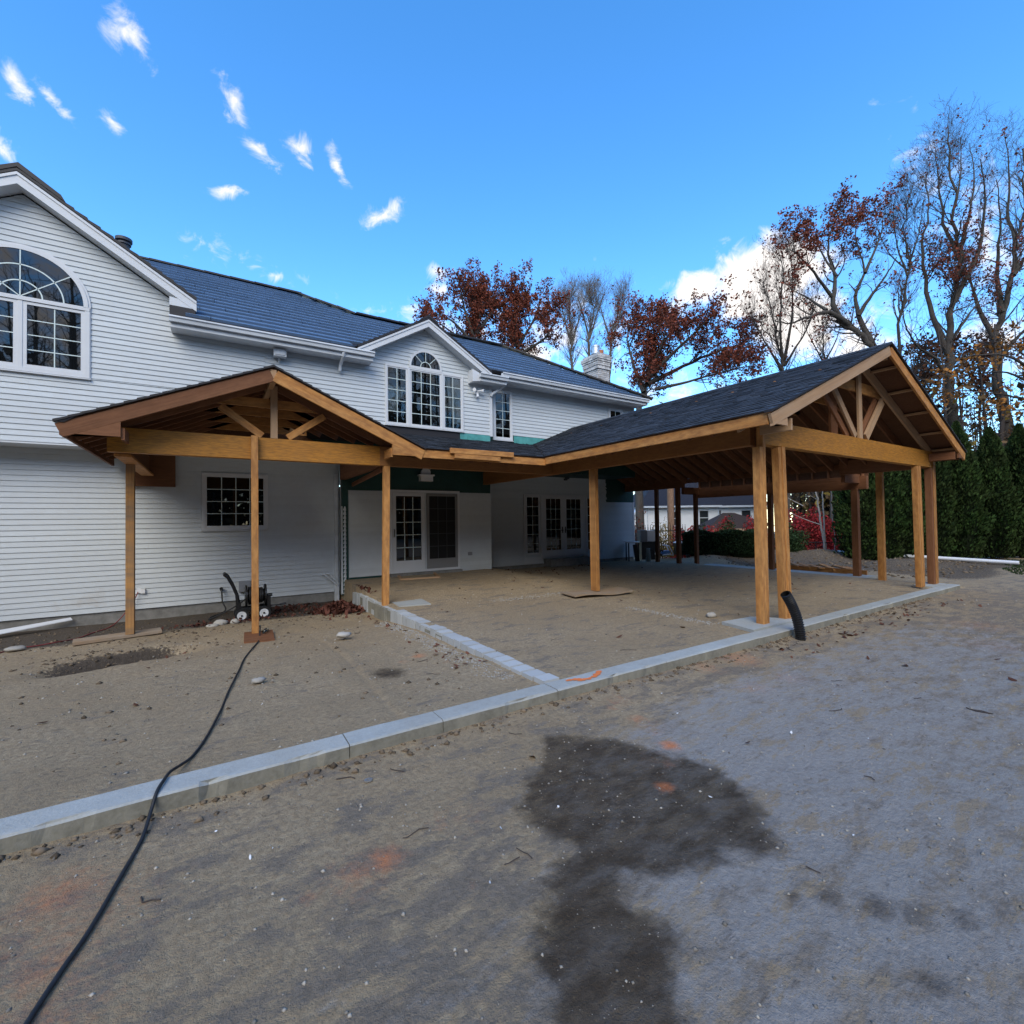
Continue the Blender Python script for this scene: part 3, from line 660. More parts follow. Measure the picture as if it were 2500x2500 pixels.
# ---- windows
def pane_rect(x0, x1, y, z0, z1, parent, m='glass_dark', th=.008):
    b = MB(); b.box(x0, x1, y, y+th, z0, z1); return b.build('pane', m, parent)
def ring_frame(b, x0, x1, z0, z1, wd, y0, y1):
    b.box(x0, x0+wd, y0, y1, z0, z1); b.box(x1-wd, x1, y0, y1, z0, z1); b.box(x0+wd, x1-wd, y0, y1, z1-wd, z1); b.box(x0+wd, x1-wd, y0, y1, z0, z0+wd)
def muntins(x0, x1, z0, z1, y, nc, nr, parent, th=.016, m='muntin'):
    b = MB()
    for i in range(1, nc): x = x0+(x1-x0)*i/nc; b.box(x-th/2, x+th/2, y-.006, y-.0005, z0, z1)
    for j in range(1, nr): z = z0+(z1-z0)*j/nr; b.box(x0, x1, y-.0045, y-.0006, z-th/2, z+th/2)
    b.build('muntin', m, parent)
def curtain(x0t, x1t, x0b, x1b, z0, z1, y, parent):
    b = MB(); n = 28; r = 8; V = []
    for j in range(r+1):
        t = j/r; a = x0t+(x0b-x0t)*t; c = x1t+(x1b-x1t)*t
        for i in range(n+1): V.append((a+(c-a)*i/n, y+.005*math.sin(i*1.9)+.002*math.sin(i*.7+j), z1+(z0-z1)*t))
    b.add(V, [(j*(n+1)+i, j*(n+1)+i+1, (j+1)*(n+1)+i+1, (j+1)*(n+1)+i) for j in range(r) for i in range(n)])
    b.build('curtain', 'curtain', parent, smooth=True)
def sash(win, x0, x1, z0, z1, y, nc, nr, fw_=.055, clear=False, frame='trim_white'):
    b = MB(); ring_frame(b, x0, x1, z0, z1, fw_, y-.032, y+.02); b.build('sash', frame, win)
    py = y-.030 if clear else y-.012
    pane_rect(x0+fw_, x1-fw_, py, z0+fw_, z1-fw_, win, 'glass_clear' if clear else 'glass_dark', .003)
    muntins(x0+fw_, x1-fw_, z0+fw_, z1-fw_, py-.0015, nc, nr, win)
def window(x0, x1, z0, z1, y, wd=.06, label=None):
    b = MB(); ring_frame(b, x0, x1, z0, z1, wd, y-.045, y+.03); ring_frame(b, x0-.012, x1+.012, z0-.012, z1+.012, .03, y-.032, y+.03)
    o = b.build('window', 'trim_white', house)
    if label: o['label'] = label
    b = MB(); b.box(x0-.02, x1+.02, y-.065, y, z0-.03, z0-.012); b.build('sill', 'trim_white', o)
    return o
def backing(win, x0, x1, z0, z1, y):
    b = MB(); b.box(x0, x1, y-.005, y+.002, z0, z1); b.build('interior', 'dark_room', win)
def arc(cx, cz, r0, r1, y0, y1, b, a0=0, a1=180, n=36, mi=0):
    for k in range(n):
        t0, t1 = math.radians(a0+(a1-a0)*k/n), math.radians(a0+(a1-a0)*(k+1)/n)
        P = lambda r, t: (cx+r*math.cos(t), cz+r*math.sin(t))
        q = [P(r0,t0), P(r1,t0), P(r1,t1), P(r0,t1)]
        b.prism([(p[0], y0, p[1]) for p in q], (0, y1-y0, 0), mi)
# big arched window in the left gable
y = 11.5
win = window(-3.73, -1.89, 4.40, 5.715, y, .07, 'large white arched window with fan shaped grille')
sash(win, -3.66, -2.84, 4.47, 5.64, y, 2, 4); sash(win, -2.78, -1.96, 4.47, 5.64, y, 2, 4)
b = MB(); b.box(-2.84,-2.78,y-.04,y+.02,4.47,5.64); b.build('mullion', 'trim_white', win)
b = MB(); arc(-2.81, 5.70, .835, .90, y-.05, y+.02, b); arc(-2.81, 5.70, .90, .935, y-.036, y+.02, b); b.box(-3.73,-1.89,y-.05,y+.02,5.645,5.705); b.build('arch_frame', 'trim_white', win)
b = MB(); n = 40; b.prism([(-2.81+.836*math.cos(math.pi*k/n), y-.036, 5.70+.836*math.sin(math.pi*k/n)) for k in range(n+1)], (0,.012,0)); b.build('pane', 'glass_dark', win)
b = MB(); arc(-2.81, 5.705, .275, .295, y-.043, y-.0365, b, n=24); arc(-2.81, 5.705, .555, .575, y-.043, y-.0365, b, n=30)
for a in (38, 90, 142):
    t = math.radians(a); q = Vector((math.cos(t),0,math.sin(t))); p = Vector((-2.81, y-.0400, 5.71)); b.obox(p, p+q*.83, .016, .006, (0,1,0))
b.build('muntin', 'muntin', win)
# dormer window: three lights with a half round over the middle one
win = window(3.66, 5.82, 4.115, 5.635, y, .05, 'three part white window with half round top light in the dormer')
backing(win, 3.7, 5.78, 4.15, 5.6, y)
for x0, x1, nc in ((3.68,4.235,2),(4.30,5.17,3),(5.23,5.785,2)): sash(win, x0, x1, 4.135, 5.60, y, nc, 5, .045, True)
for x0, x1 in ((4.235,4.30),(5.17,5.23)): b = MB(); b.box(x0,x1,y-.05,y+.02,4.12,5.63); b.build('mullion', 'trim_white', win)
curtain(3.73,4.18,3.73,3.90,4.45,5.1,y-.016,win) ; curtain(5.28,5.74,5.52,5.74,4.3,5.53,y-.016,win)
b = MB(); arc(4.733, 5.69, .40, .455, y-.05, y+.02, b); b.box(4.28,5.19,y-.05,y+.02,5.62,5.69); b.build('arch_frame', 'trim_white', win)
b = MB(); b.prism([(4.733+.402*math.cos(math.pi*k/n), y-.036, 5.69+.402*math.sin(math.pi*k/n)) for k in range(n+1)], (0,.012,0)); b.build('pane', 'glass_dark', win)
b = MB(); arc(4.733, 5.695, .13, .15, y-.043, y-.0365, b, n=20)
for a in (45, 90, 135):
    t = math.radians(a); q = Vector((math.cos(t),0,math.sin(t))); p = Vector((4.733, y-.0400, 5.695)); b.obox(p+q*.14, p+q*.4, .014, .006, (0,1,0))
b.build('muntin', 'muntin', win)
y = 11.8
win = window(6.95, 7.61, 4.05, 5.52, y, .05, 'tall narrow white window beside the dormer'); sash(win, 7.0, 7.56, 4.10, 5.47, y, 2, 5, .035)
win = window(11.59, 12.25, 4.2, 5.52, y, .05, 'small white window near the right end of the upper wall'); sash(win, 11.64, 12.2, 4.25, 5.47, y, 2, 5, .035)
y = 12.1
win = window(-.165, 1.09, 1.55, 2.785, y, .055, 'ground floor window of sixteen panes under the left gable porch'); sash(win, -.11, 1.035, 1.605, 2.73, y, 4, 4, .03)
# sliding patio door
y = 11.85
b = MB(); ring_frame(b, 3.86, 5.84, .34, 2.50, .06, y-.05, y+.03); door = b.build('patio_door', 'trim_white', house)
door['label'] = 'white sliding patio door with grey screen on its right half'
sash(door, 3.93, 4.80, .38, 2.43, y-.005, 1, 1, .09); 
muntins(4.02, 4.71, .66, 2.32, y-.0185, 3, 5, door, .018)
b = MB(); b.box(4.02,4.71,y-.03,y,.47,.655); b.build('door_rail', 'trim_white', door)
b = MB(); ring_frame(b, 4.87, 5.78, .40, 2.42, .07, y-.03, y+.01); b.box(4.94,5.71,y-.028,y,.47,.66); b.build('screen_frame', 'screen_grey', door)
pane_rect(4.94, 5.71, y-.012, .66, 2.35, door, 'screen_mesh'); muntins(4.94, 5.71, .66, 2.35, y-.0125, 3, 5, door, .014, 'grey_dark')
b = MB(); b.tube([(3.965,y-.03,1.28),(3.965,y-.07,1.30),(3.965,y-.07,1.46),(3.965,y-.03,1.48)], .012, 6); b.build('handle', 'black_plastic', door)
b = MB(); b.box(3.84,5.86,11.70,11.855,.20,.335); b.build('threshold', 'foundation', door)
# french doors with sidelights
y = 13.0
b = MB(); ring_frame(b, 8.80, 12.31, .36, 2.54, .05, y-.03, y+.03); b.box(9.50,9.62,y-.035,y+.02,.36,2.50); b.box(11.38,11.50,y-.035,y+.02,.36,2.50); b.box(10.46,10.52,y-.035,y+.02,.36,2.5); door = b.build('french_door', 'trim_white', house)
door['label'] = 'white double french doors with a sidelight on each side'
for x0, x1 in ((9.62,10.46),(10.52,11.38)):
    b = MB(); ring_frame(b, x0, x1, .38, 2.50, .10, y-.03, y+.01); b.box(x0+.1,x1-.1,y-.03,y+.01,.48,.62); b.build('door_leaf', 'trim_white', door)
    pane_rect(x0+.1, x1-.1, y-.012, .62, 2.40, door); muntins(x0+.1, x1-.1, .62, 2.40, y-.0125, 3, 5, door, .016)
for x0, x1 in ((8.86,9.46),(11.56,12.25)):
    b = MB(); ring_frame(b, x0, x1, .50, 2.50, .06, y-.03, y+.01); b.build('sidelight', 'trim_white', door)
    pane_rect(x0+.06, x1-.06, y-.012, .56, 2.44, door); muntins(x0+.06, x1-.06, .56, 2.44, y-.0125, 2, 6, door, .016)
for x0, x1 in ((8.80,9.55),(11.45,12.31)): b = MB(); b.box(x0,x1,y-.02,y+.02,.2,.36); b.build('panel', 'trim_white', door)
for x in (10.43, 10.56): b = MB(); b.tube([(x,y-.03,1.30),(x,y-.08,1.30),(x+(-.1 if x < 10.5 else .1),y-.08,1.29)], .012, 6); b.box(x-.02,x+.02,y-.04,y-.03,1.2,1.42); b.build('handle', 'black_plastic', door)
b = MB(); b.box(9.6,11.42,12.6,13.0,.08,.33); b.build('threshold', 'foundation', door)

# ---- small fittings on the house
b = MB(); b.tube([(-1.53,12.5,7.0),(-1.53,12.5,7.62)], .10, 18); b.disc((-1.53,12.5,7.55),(0,0,1),.0,.125,.035,20); b.disc((-1.53,12.5,7.63),(0,0,1),.0,.145,.06,20); b.build('vent_pipe', 'grey_dark', house)
b = MB(); b.box(1.15,1.40,11.28,11.45,5.33,5.50); b.box(1.18,1.37,11.265,11.28,5.355,5.475); b.tube([(1.27,11.4,5.33),(1.27,11.45,5.25),(1.27,11.49,5.25)], .02, 8); b.build('speaker', 'gutter_white', house)
b = MB(); b.tube([(2.58,11.08,5.60),(2.575,11.12,5.52),(2.56,11.34,5.38),(2.555,11.40,5.24)], .038, 8); b.build('downspout', 'gutter_white', house)
b = MB(); b.tube([(7.06,11.2,5.60),(7.04,11.25,5.52),(6.98,11.4,5.44),(6.72,11.43,5.26),(6.70,11.45,5.2)], .04, 8); b.build('downspout', 'trim_white', house)
b = MB(); b.box(2.545,2.625,12.03,12.095,-.30,2.87); b.box(2.535,2.635,12.0,12.095,-.33,.18); b.build('downspout', 'gutter_white', house)
b = MB(); b.tube([(2.26,12.05,.42),(2.30,12.02,.42),(2.60,11.98,.13)], .022, 8); b.tube([(2.36,12.05,.44),(2.40,12.0,.43),(2.63,11.96,.17)], .018, 8); b.build('drain_pipe', 'gutter_white', house)
b = MB(); b.tube([(2.69,12.0,2.8),(2.69,12.0,-.1)], .012, 6); b.tube([(2.72,12.02,2.8),(2.72,12.02,-.1)], .012, 6); b.build('conduit', 'gutter_white', house)
b = MB(); b.box(6.18,6.28,11.42,11.5,5.20,5.30); b.tube([(6.23,11.42,5.27),(6.14,11.36,5.28),(6.08,11.30,5.27)], [.02,.03,.05], 10); b.tube([(6.23,11.42,5.27),(6.32,11.36,5.28),(6.38,11.30,5.27)], [.02,.03,.05], 10); b.tube([(6.23,11.42,5.22),(6.23,11.38,5.10)], .04, 10); b.build('flood_light', 'white_plastic', house)
b = MB(); b.box(.51,.75,12.0,12.1,.155,.40); b.box(.525,.735,11.99,12.0,.17,.385); b.build('meter_box', 'grey_metal', house)
b = MB(); b.tube([(.18,12.08,.26),(.18,12.02,.26),(.185,12.0,.22)], .025, 8); b.disc((.18,12.0,.27),(0,1,0),0,.035,.02,12); b.build('spigot', 'black_plastic', house)
b = MB(); b.box(-1.27,-1.20,12.06,12.1,.30,.39); b.box(-1.20,-1.13,12.04,12.1,.29,.38); b.build('outlet', 'white_plastic', house)
b = MB(); b.box(6.10,6.22,11.80,11.85,.70,.79); b.build('outlet', 'grey_metal', house)
b = MB(); b.box(4.66,5.0,11.68,11.84,2.74,2.90); b.box(4.62,5.04,11.66,11.84,2.88,2.92); b.disc((4.83,11.78,2.97),(0,1,0),0,.13,.08,16)
for k in range(5): b.tube([(4.83+.03*k-.06,11.78,2.95),(4.85+.05*k-.1,11.74,3.08),(4.83+.07*k-.14,11.76,3.16)], .006, 4)
b.build('light_fixture', 'white_plastic', house)
b = MB(); b.box(10.54,10.64,12.9,13.0,3.06,3.12); b.tube([(10.59,12.9,3.1),(10.59,12.85,3.32),(10.59,12.95,3.36)], .012, 6); b.disc((10.59,12.86,3.2),(0,0,1),.02,.08,.2,10); b.build('wall_lantern', 'grey_dark', house)
# ---- chimney on the right end wall
b = MB(); b.box(12.86,13.45,13.6,14.45,3.0,8.27); b.build('chimney', 'mortar', house); chim = bpy.data.objects['chimney']
b = MB(); zc = 5.6; row = 0
while zc < 8.24:
    grow = .05 if zc > 7.9 else (.025 if zc > 7.75 else (.045 if 7.62 < zc < 7.7 else 0)); grow = .075 if zc > 8.0 else grow
    if zc > 8.17: grow = .02
    for face in range(2):
        Lf = (.59 if face == 0 else .85)+2*grow; n = 4 if face == 0 else 5; p = Lf/n
        off = (p/2 if row % 2 else 0)
        for k in range(-1, n+1):
            a, c = max(0, k*p+off+.006), min(Lf, (k+1)*p+off-.006)
            if c-a < .03: continue
            if face == 0: b.box(12.86-grow+a, 12.86-grow+c, 13.585-grow, 13.62, zc, zc+.066)
            else: b.box(12.845-grow, 12.88, 13.6-grow+a, 13.6-grow+c, zc, zc+.066)
    zc += .078; row += 1
tag(b.build('brick', 'brick_white', chim), kind='stuff')
b = MB(); b.tube([(12.98,13.85,8.25),(12.98,13.85,8.60)], .15, 18); b.disc((12.98,13.85,8.58),(0,0,1),.12,.165,.05,18); b.disc((12.98,13.85,8.3),(0,0,1),.12,.18,.06,18); b.build('flue', 'metal_grey', chim)
b = MB(); b.tube([(13.22,13.85,8.22),(13.22,13.85,8.46)], .14, 16); b.build('chimney_pot', 'clay', chim)

# ------------------------------------------------------------------ the new timber porch (one joined frame)
porch = thing('timber_porch', (5, 8, 0), 'new unpainted timber porch frame with two gables and dark shingle roofs', 'porch')
ZB, ZT = 2.71, 3.066                                  # beam bottom and top
def beam(p0, p1, m='lvl', name='beam', w_=.133, h=None):
    h = h or ZT-ZB; c = Vector((0,0,ZB+h/2)); return timber(name, Vector((p0[0],p0[1],0))+c, Vector((p1[0],p1[1],0))+c, w_, h, m, porch)
# beams: front of the left gable running on under the link roof, then the west side of the right pavilion
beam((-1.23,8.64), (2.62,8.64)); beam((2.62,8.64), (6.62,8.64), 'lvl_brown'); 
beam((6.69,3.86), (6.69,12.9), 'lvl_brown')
beam((6.74,3.77), (13.52,3.77), 'lvl')
beam((13.6,3.70), (13.6,5.55), 'fir_red_shaded'); beam((13.6,10.3), (13.6,12.95), 'fir_red_shaded')
beam((-1.12,8.72), (-1.12,11.95), 'fir_red_shaded')
b = MB(); b.box(-1.40,-.63,11.98,12.09,2.46,3.12); b.build('ledger', 'fir_red_shaded', porch)
beam((2.70,8.72), (2.70,11.8), 'fir_red_shaded')
# lower header and stud wall on the far side of the right pavilion
timber('header', (14.5,5.3,2.54), (14.5,10.4,2.54), .13, .35, 'fir_red_shaded', porch)
timber('header', (13.6,5.5,2.64), (14.56,5.5,2.64), .09, .24, 'fir_red_shaded', porch); timber('header', (13.6,10.35,2.60), (14.56,10.35,2.60), .09, .24, 'fir_red_shaded', porch)
for k in range(13): timber('stud', (14.5,5.4+k*.41,2.715), (14.5,5.4+k*.41,3.35), .09, .04, 'fir_red_shaded', porch, (0,1,0))
timber('header', (14.5,5.3,3.40), (14.5,10.4,3.40), .13, .10, 'fir_red_shaded', porch)
b = MB(); b.box(14.57,14.585,5.3,10.4,2.72,3.5); b.build('sheathing', 'osb', porch)
b = MB(); b.prism([(13.3,3.4,3.26),(14.95,3.4,2.98),(14.95,3.4,3.0),(13.3,3.4,3.28)], (0,.001,0))  # replaced below
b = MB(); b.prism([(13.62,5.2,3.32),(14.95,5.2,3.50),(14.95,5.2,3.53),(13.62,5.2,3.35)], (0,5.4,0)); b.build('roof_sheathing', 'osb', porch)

# --- posts
def post(x, y, z0, z1, wx, wy, m='fir', tilt=(0,0), n=1, axis='x', label=None):
    """n plies side by side along axis"""
    for k in range(n):
        o = (k-(n-1)/2)
        dx = o*wx if axis == 'x' else 0; dy = o*wy if axis == 'y' else 0
        j = random.uniform(-.012,.0)
        timber('post', (x+dx+tilt[0], y+dy+tilt[1], z0), (x+dx, y+dy, z1+j), wx if n == 1 or axis == 'y' else wx-.002, wy if n == 1 or axis == 'x' else wy-.002, m, porch, (0,1,0), label if k == 0 else None)
def postd(x, y, z0, z1, w_, d, **k): post(x, y, z0, z1, w_, d, **k)
def gzz(x, y): return float(gz(x, y))
post(.585, 8.515, -.065, 3.085, .098, .085, tilt=(.0,-.01), label='temporary stud post nailed to the face of the left gable beam')
post(-1.11, 9.80, -.09, ZB, .112, .13, 'fir_stained', n=1, label='post with grey stains standing on a plank')
post(2.755, 8.62, .11, ZB, .115, .10, tilt=(-.04,0), label='post standing on the end of the block wall')
post(6.69, 7.27, .19, ZB, .095, .045, n=4, axis='y', label='post built of several studs standing on a plywood sheet')
# corner post: two studs with a taller third, then the leaning pair beside it
for x, yq, z1, wx, wy, m, dx in ((6.612,3.745,2.665,.085,.11,'fir',.0),(6.69,3.735,2.955,.07,.09,'fir',.0),(7.115,3.75,2.70,.07,.11,'fir',.10),(7.195,3.72,2.705,.088,.085,'fir',.10),
                              (12.60,3.745,2.70,.09,.10,'fir',.06),(12.70,3.73,2.705,.105,.085,'fir',.06),(13.45,3.76,2.70,.10,.12,'fir_red_shaded',.0),(13.575,3.735,3.02,.145,.09,'fir',.0)):
    timber('post', (x+dx,yq+.0,.13), (x,yq,z1), wx, wy, m, porch, (0,1,0))
post(13.60, 4.72, .06, ZB, .11, .135, n=1); post(14.48, 5.58, .06, 2.40, .15, .15, m='fir_red_shaded'); post(14.48, 7.84, .05, 2.40, .13, .13, m='fir_red_shaded')
post(14.2, 10.28, .05, 2.50, .12, .12, m='fir_red_shaded'); post(13.6, 10.55, .05, ZB, .13, .13, m='fir_red_shaded'); post(13.6, 11.47, .05, ZB, .10, .13, m='fir_red_shaded')

# --- roofs
def shingles(p_eave0, p_eave1, p_top0, p_top1, parent, name='shingles', exp=.142, tabw=.30):
    """courses of tabs on the plane between an eave line and a top line (both left to right)"""
    a0, a1, c0, c1 = map(Vector, (p_eave0, p_eave1, p_top0, p_top1))
    nrm = (a1-a0).cross(c0-a0 if (c0-a0).length > .01 else c1-a0).normalized()
    if nrm.z < 0: nrm = -nrm
    Ls = max((c0-a0).dot((c0-a0).normalized()), 0.1)
    # slope length measured square to the eave
    e = (a1-a0).normalized(); sl_ = ((c0-a0)-e*(c0-a0).dot(e)).length; n = max(1, int(sl_/exp))
    V = []; F = []
    for r in range(n):
        t0, t1 = r/n, min(1, (r+1.25)/n)
        l0, r0, l1, r1 = a0.lerp(c0,t0), a1.lerp(c1,t0), a0.lerp(c0,t1), a1.lerp(c1,t1)
        Lr = (r0-l0).length; x = -random.random()*tabw
        while x < Lr:
            w_ = tabw*random.uniform(.45,1.1); u0, u1 = max(x,0)/Lr, min(x+w_,Lr)/Lr
            if u1-u0 > .002:
                h = random.uniform(.010,.021); k = len(V); g = .0025/Lr
                A, B_, C_, D_ = l0.lerp(r0,u0), l0.lerp(r0,u1-g), l1.lerp(r1,u1-g), l1.lerp(r1,u0)
                V += [A+nrm*h, B_+nrm*h, C_+nrm*.003, D_+nrm*.003, A, B_]
                F += [(k,k+1,k+2,k+3), (k,k+4,k+5,k+1)]
            x += w_
    me = bpy.data.meshes.new(name); me.from_pydata([tuple(v) for v in V], [], F); me.update()
    return tag(link(name, me, 'shingle', parent), kind='stuff')
def slab(pts, th, name, m, down=True):
    b = MB(); b.prism(pts, (0,0,-th)); return b.build(name, m, porch)
SA = .4167; XA, YA0, YAB = 9.93, 3.25, 11.79; ZEA = 3.035; HWA = 3.87; ZRA = ZEA+SA*HWA
SBp = .445; XB, YB0, YBB = .82, 8.10, 11.49; HWB = 2.45; ZEB = 3.02; ZRB = ZEB+SBp*HWB
SL = .262; YL0 = 8.10; ZEL = 3.02
def zl(y): return ZEL+SL*(y-YL0)
# pavilion right: west slope meets the link roof in a valley
vy = lambda z: YL0+(z-ZEL)/SL
xw = XA-HWA
vtop = (XA-HWA+(zl(YAB)-ZEA)/SA, YAB, zl(YAB))
for nm, p in (('w', None),):
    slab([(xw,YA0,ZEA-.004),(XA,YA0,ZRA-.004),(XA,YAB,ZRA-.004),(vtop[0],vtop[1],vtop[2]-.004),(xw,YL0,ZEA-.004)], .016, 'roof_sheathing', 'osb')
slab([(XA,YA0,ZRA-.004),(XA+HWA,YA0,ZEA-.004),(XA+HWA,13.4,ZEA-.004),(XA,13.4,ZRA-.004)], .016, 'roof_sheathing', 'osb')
shingles((xw-.03,YA0-.03,ZEA-.01),(xw-.03,YL0,ZEA-.01),(XA,YA0-.03,ZRA),(XA,YL0+.001,ZRA),porch)
# triangle strip above the valley
def shingles_tri(parent):
    V = []; F = []; n = 30
    nrm = Vector((-SA,0,1)).normalized()
    for r in range(n):
        z0 = ZEA+(ZRA-ZEA)*r/n; z1 = ZEA+(ZRA-ZEA)*min(1,(r+1.2)/n)
        x0 = xw+(z0-ZEA)/SA; x1 = xw+(z1-ZEA)/SA; ye = min(YAB, vy(z0)); y = YL0+random.random()*.1; s_ = YL0
        while s_ < ye-.01:
            e_ = min(s_+random.uniform(.14,.33), ye); h = random.uniform(.010,.021); k = len(V)
            V += [Vector((x0,s_,z0))+nrm*h, Vector((x0,e_-.002,z0))+nrm*h, Vector((x1,e_-.002,z1))+nrm*.003, Vector((x1,s_,z1))+nrm*.003, Vector((x0,s_,z0)), Vector((x0,e_,z0))]
            F += [(k,k+1,k+2,k+3),(k,k+4,k+5,k+1)]; s_ = e_
    me = bpy.data.meshes.new('shingles'); me.from_pydata([tuple(v) for v in V], [], F); me.update()
    return tag(link('shingles', me, 'shingle', parent), kind='stuff')
shingles_tri(porch)
shingles((XA+HWA+.03,13.4,ZEA-.01),(XA+HWA+.03,YA0-.03,ZEA-.01),(XA,13.4,ZRA),(XA,YA0-.03,ZRA),porch)
# link roof (between the gable and the pavilion) and the left gable roof
zlw = zl(11.79); 
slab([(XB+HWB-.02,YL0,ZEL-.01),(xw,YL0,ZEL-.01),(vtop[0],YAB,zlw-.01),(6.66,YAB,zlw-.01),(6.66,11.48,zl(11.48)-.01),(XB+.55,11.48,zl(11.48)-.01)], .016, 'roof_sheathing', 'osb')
shingles((XB+HWB-.02,YL0-.03,ZEL-.008),(xw,YL0-.03,ZEL-.008),(XB+.6,11.47,zl(11.47)),(6.60+1.75,11.47,zl(11.47)),porch)
shingles((6.66,11.47,zl(11.47)),(8.36,11.47,zl(11.47)),(6.70,11.79,zl(11.79)),(8.6,11.79,zl(11.79)),porch)
for sg in (-1, 1):
    xe = XB+sg*HWB
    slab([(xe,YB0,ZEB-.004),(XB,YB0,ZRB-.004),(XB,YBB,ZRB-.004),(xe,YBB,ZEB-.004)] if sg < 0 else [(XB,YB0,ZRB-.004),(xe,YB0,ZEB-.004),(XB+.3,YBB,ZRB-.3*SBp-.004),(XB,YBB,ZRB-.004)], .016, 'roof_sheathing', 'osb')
shingles((XB-HWB-.05,YBB,ZEB-.02),(XB-HWB-.05,YB0-.03,ZEB-.02),(XB,YBB,ZRB),(XB,YB0-.03,ZRB),porch)
shingles((XB+HWB,YB0-.03,ZEB),(XB+HWB-.05,YB0+.05,ZEB),(XB,YB0-.03,ZRB),(XB,YBB,ZRB),porch)
# folded drip corner of the left eave
b = MB(); b.prism([(XB-HWB-.06,YB0-.04,ZEB-.02),(XB-HWB+.25,YB0-.04,ZEB+.12),(XB-HWB+.05,YB0-.03,ZEB-.03)], (0,.25,0)); b.build('drip_edge', 'roof_edge', porch)
# ridge shingles
for a, c in (((XA,YA0-.04,ZRA+.015),(XA,11.8,ZRA+.015)),((XB,YB0-.04,ZRB+.012),(XB,11.49,ZRB+.012))):
    a, c = Vector(a), Vector(c); n = int((c-a).length/.15); b = MB(); sl_ = SA if a.x > 5 else SBp
    for k in range(n):
        p, q = a.lerp(c,k/n), a.lerp(c,(k+1.2)/n)
        b.prism([p+Vector((-.15,0,-.15*sl_)), p+Vector((0,0,.012)), p+Vector((.15,0,-.15*sl_)), p+Vector((.15,0,-.15*sl_-.012)), p, p+Vector((-.15,0,-.15*sl_-.012))], q-p)
    tag(b.build('ridge_shingles', 'shingle', porch), kind='stuff')
# dark shingle edge along the rakes
for xc, hw, zr_, s_, y in ((XA,HWA+.05,ZRA,SA,YA0),(XB,HWB+.05,ZRB,SBp,YB0)):
    for sg in (-1,1):
        b = MB(); n = 18
        for k in range(n):
            u0, u1 = hw*k/n, hw*(k+1)/n
            b.prism([(xc+sg*u0,y-.045,zr_-s_*u0+.012),(xc+sg*u1,y-.045,zr_-s_*u1+.026),(xc+sg*u1,y-.045,zr_-s_*u1-.008),(xc+sg*u0,y-.045,zr_-s_*u0-.012)], (0,.1,0))
        b.build('rake_edge', 'roof_edge', porch)

b = MB(); b.prism([(XB-1.9,11.44,3.10),(XB+2.2,11.44,3.10),(XB+.02,11.44,4.03),(XB-.02,11.44,4.03)], (0,.03,0)); b.build('sheathing', 'osb', porch)
# --- rafters, boards, trusses
def rafters(xc, zr_, s_, hw, ys, sides=(-1,1), d=.19, tail=0.0, m='fir_red_shaded'):
    for y in ys:
        for sg in sides:
            h_ = hw(y) if callable(hw) else hw
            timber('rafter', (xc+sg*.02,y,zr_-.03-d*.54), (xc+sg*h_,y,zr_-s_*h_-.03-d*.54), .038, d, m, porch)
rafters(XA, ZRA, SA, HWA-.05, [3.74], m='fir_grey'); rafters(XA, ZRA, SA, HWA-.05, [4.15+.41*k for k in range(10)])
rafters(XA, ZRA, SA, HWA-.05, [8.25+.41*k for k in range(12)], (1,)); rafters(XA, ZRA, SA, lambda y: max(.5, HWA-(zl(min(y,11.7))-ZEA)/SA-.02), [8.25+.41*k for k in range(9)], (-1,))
rafters(XB, ZRB, SBp, HWB-.05, [8.64], (-1,1), .17, m='fir_red_shaded'); rafters(XB, ZRB, SBp, HWB-.05, [9.05+.41*k for k in range(6)], (-1,), .15)
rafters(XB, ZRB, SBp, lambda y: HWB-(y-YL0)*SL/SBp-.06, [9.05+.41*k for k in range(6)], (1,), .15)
timber('ridge_board', (XA,YA0+.04,ZRA-.15), (XA,13.2,ZRA-.15), .045, .24, 'fir_grey', porch)
timber('ridge_board', (XB,YB0-.01,ZRB-.145), (XB,YBB,ZRB-.145), .085, .19, 'fir_grey', porch)
for k in range(7): x = 3.5+.41*k; timber('rafter', (x,YL0+.04,zl(YL0)-.13), (x,11.4,zl(11.4)-.13), .038, .18, 'fir_red_shaded', porch)
# eave fascias
FH = .145
timber('fascia_board', (xw+.015,YA0+.04,ZEA-.03-FH/2), (xw+.015,YL0+.0,ZEA-.03-FH/2), .04, FH, 'fir', porch)
timber('fascia_board', (XA+HWA-.015,YA0+.04,ZEA-.03-FH/2), (XA+HWA-.015,13.3,ZEA-.03-FH/2), .04, FH, 'fir_red_shaded', porch)
timber('fascia_board', (XB+HWB+.0,YL0+.02,ZEL-.035-FH/2), (xw+.03,YL0+.02,ZEL-.035-FH/2), .04, FH, 'fir', porch)
timber('fascia_board', (XB-HWB+.015,YB0+.04,ZEB-.04-FH/2), (XB-HWB+.015,11.9,ZEB-.04-FH/2), .04, FH, 'fir_red_shaded', porch)
# loose boards tacked over the link fascia
timber('board', (3.80,8.055,3.0), (5.22,8.055,3.005), .04, .10, 'fir', porch, label='short board tacked over the eave fascia'); timber('board', (3.89,8.056,2.905), (4.90,8.056,2.90), .042, .085, 'fir', porch)
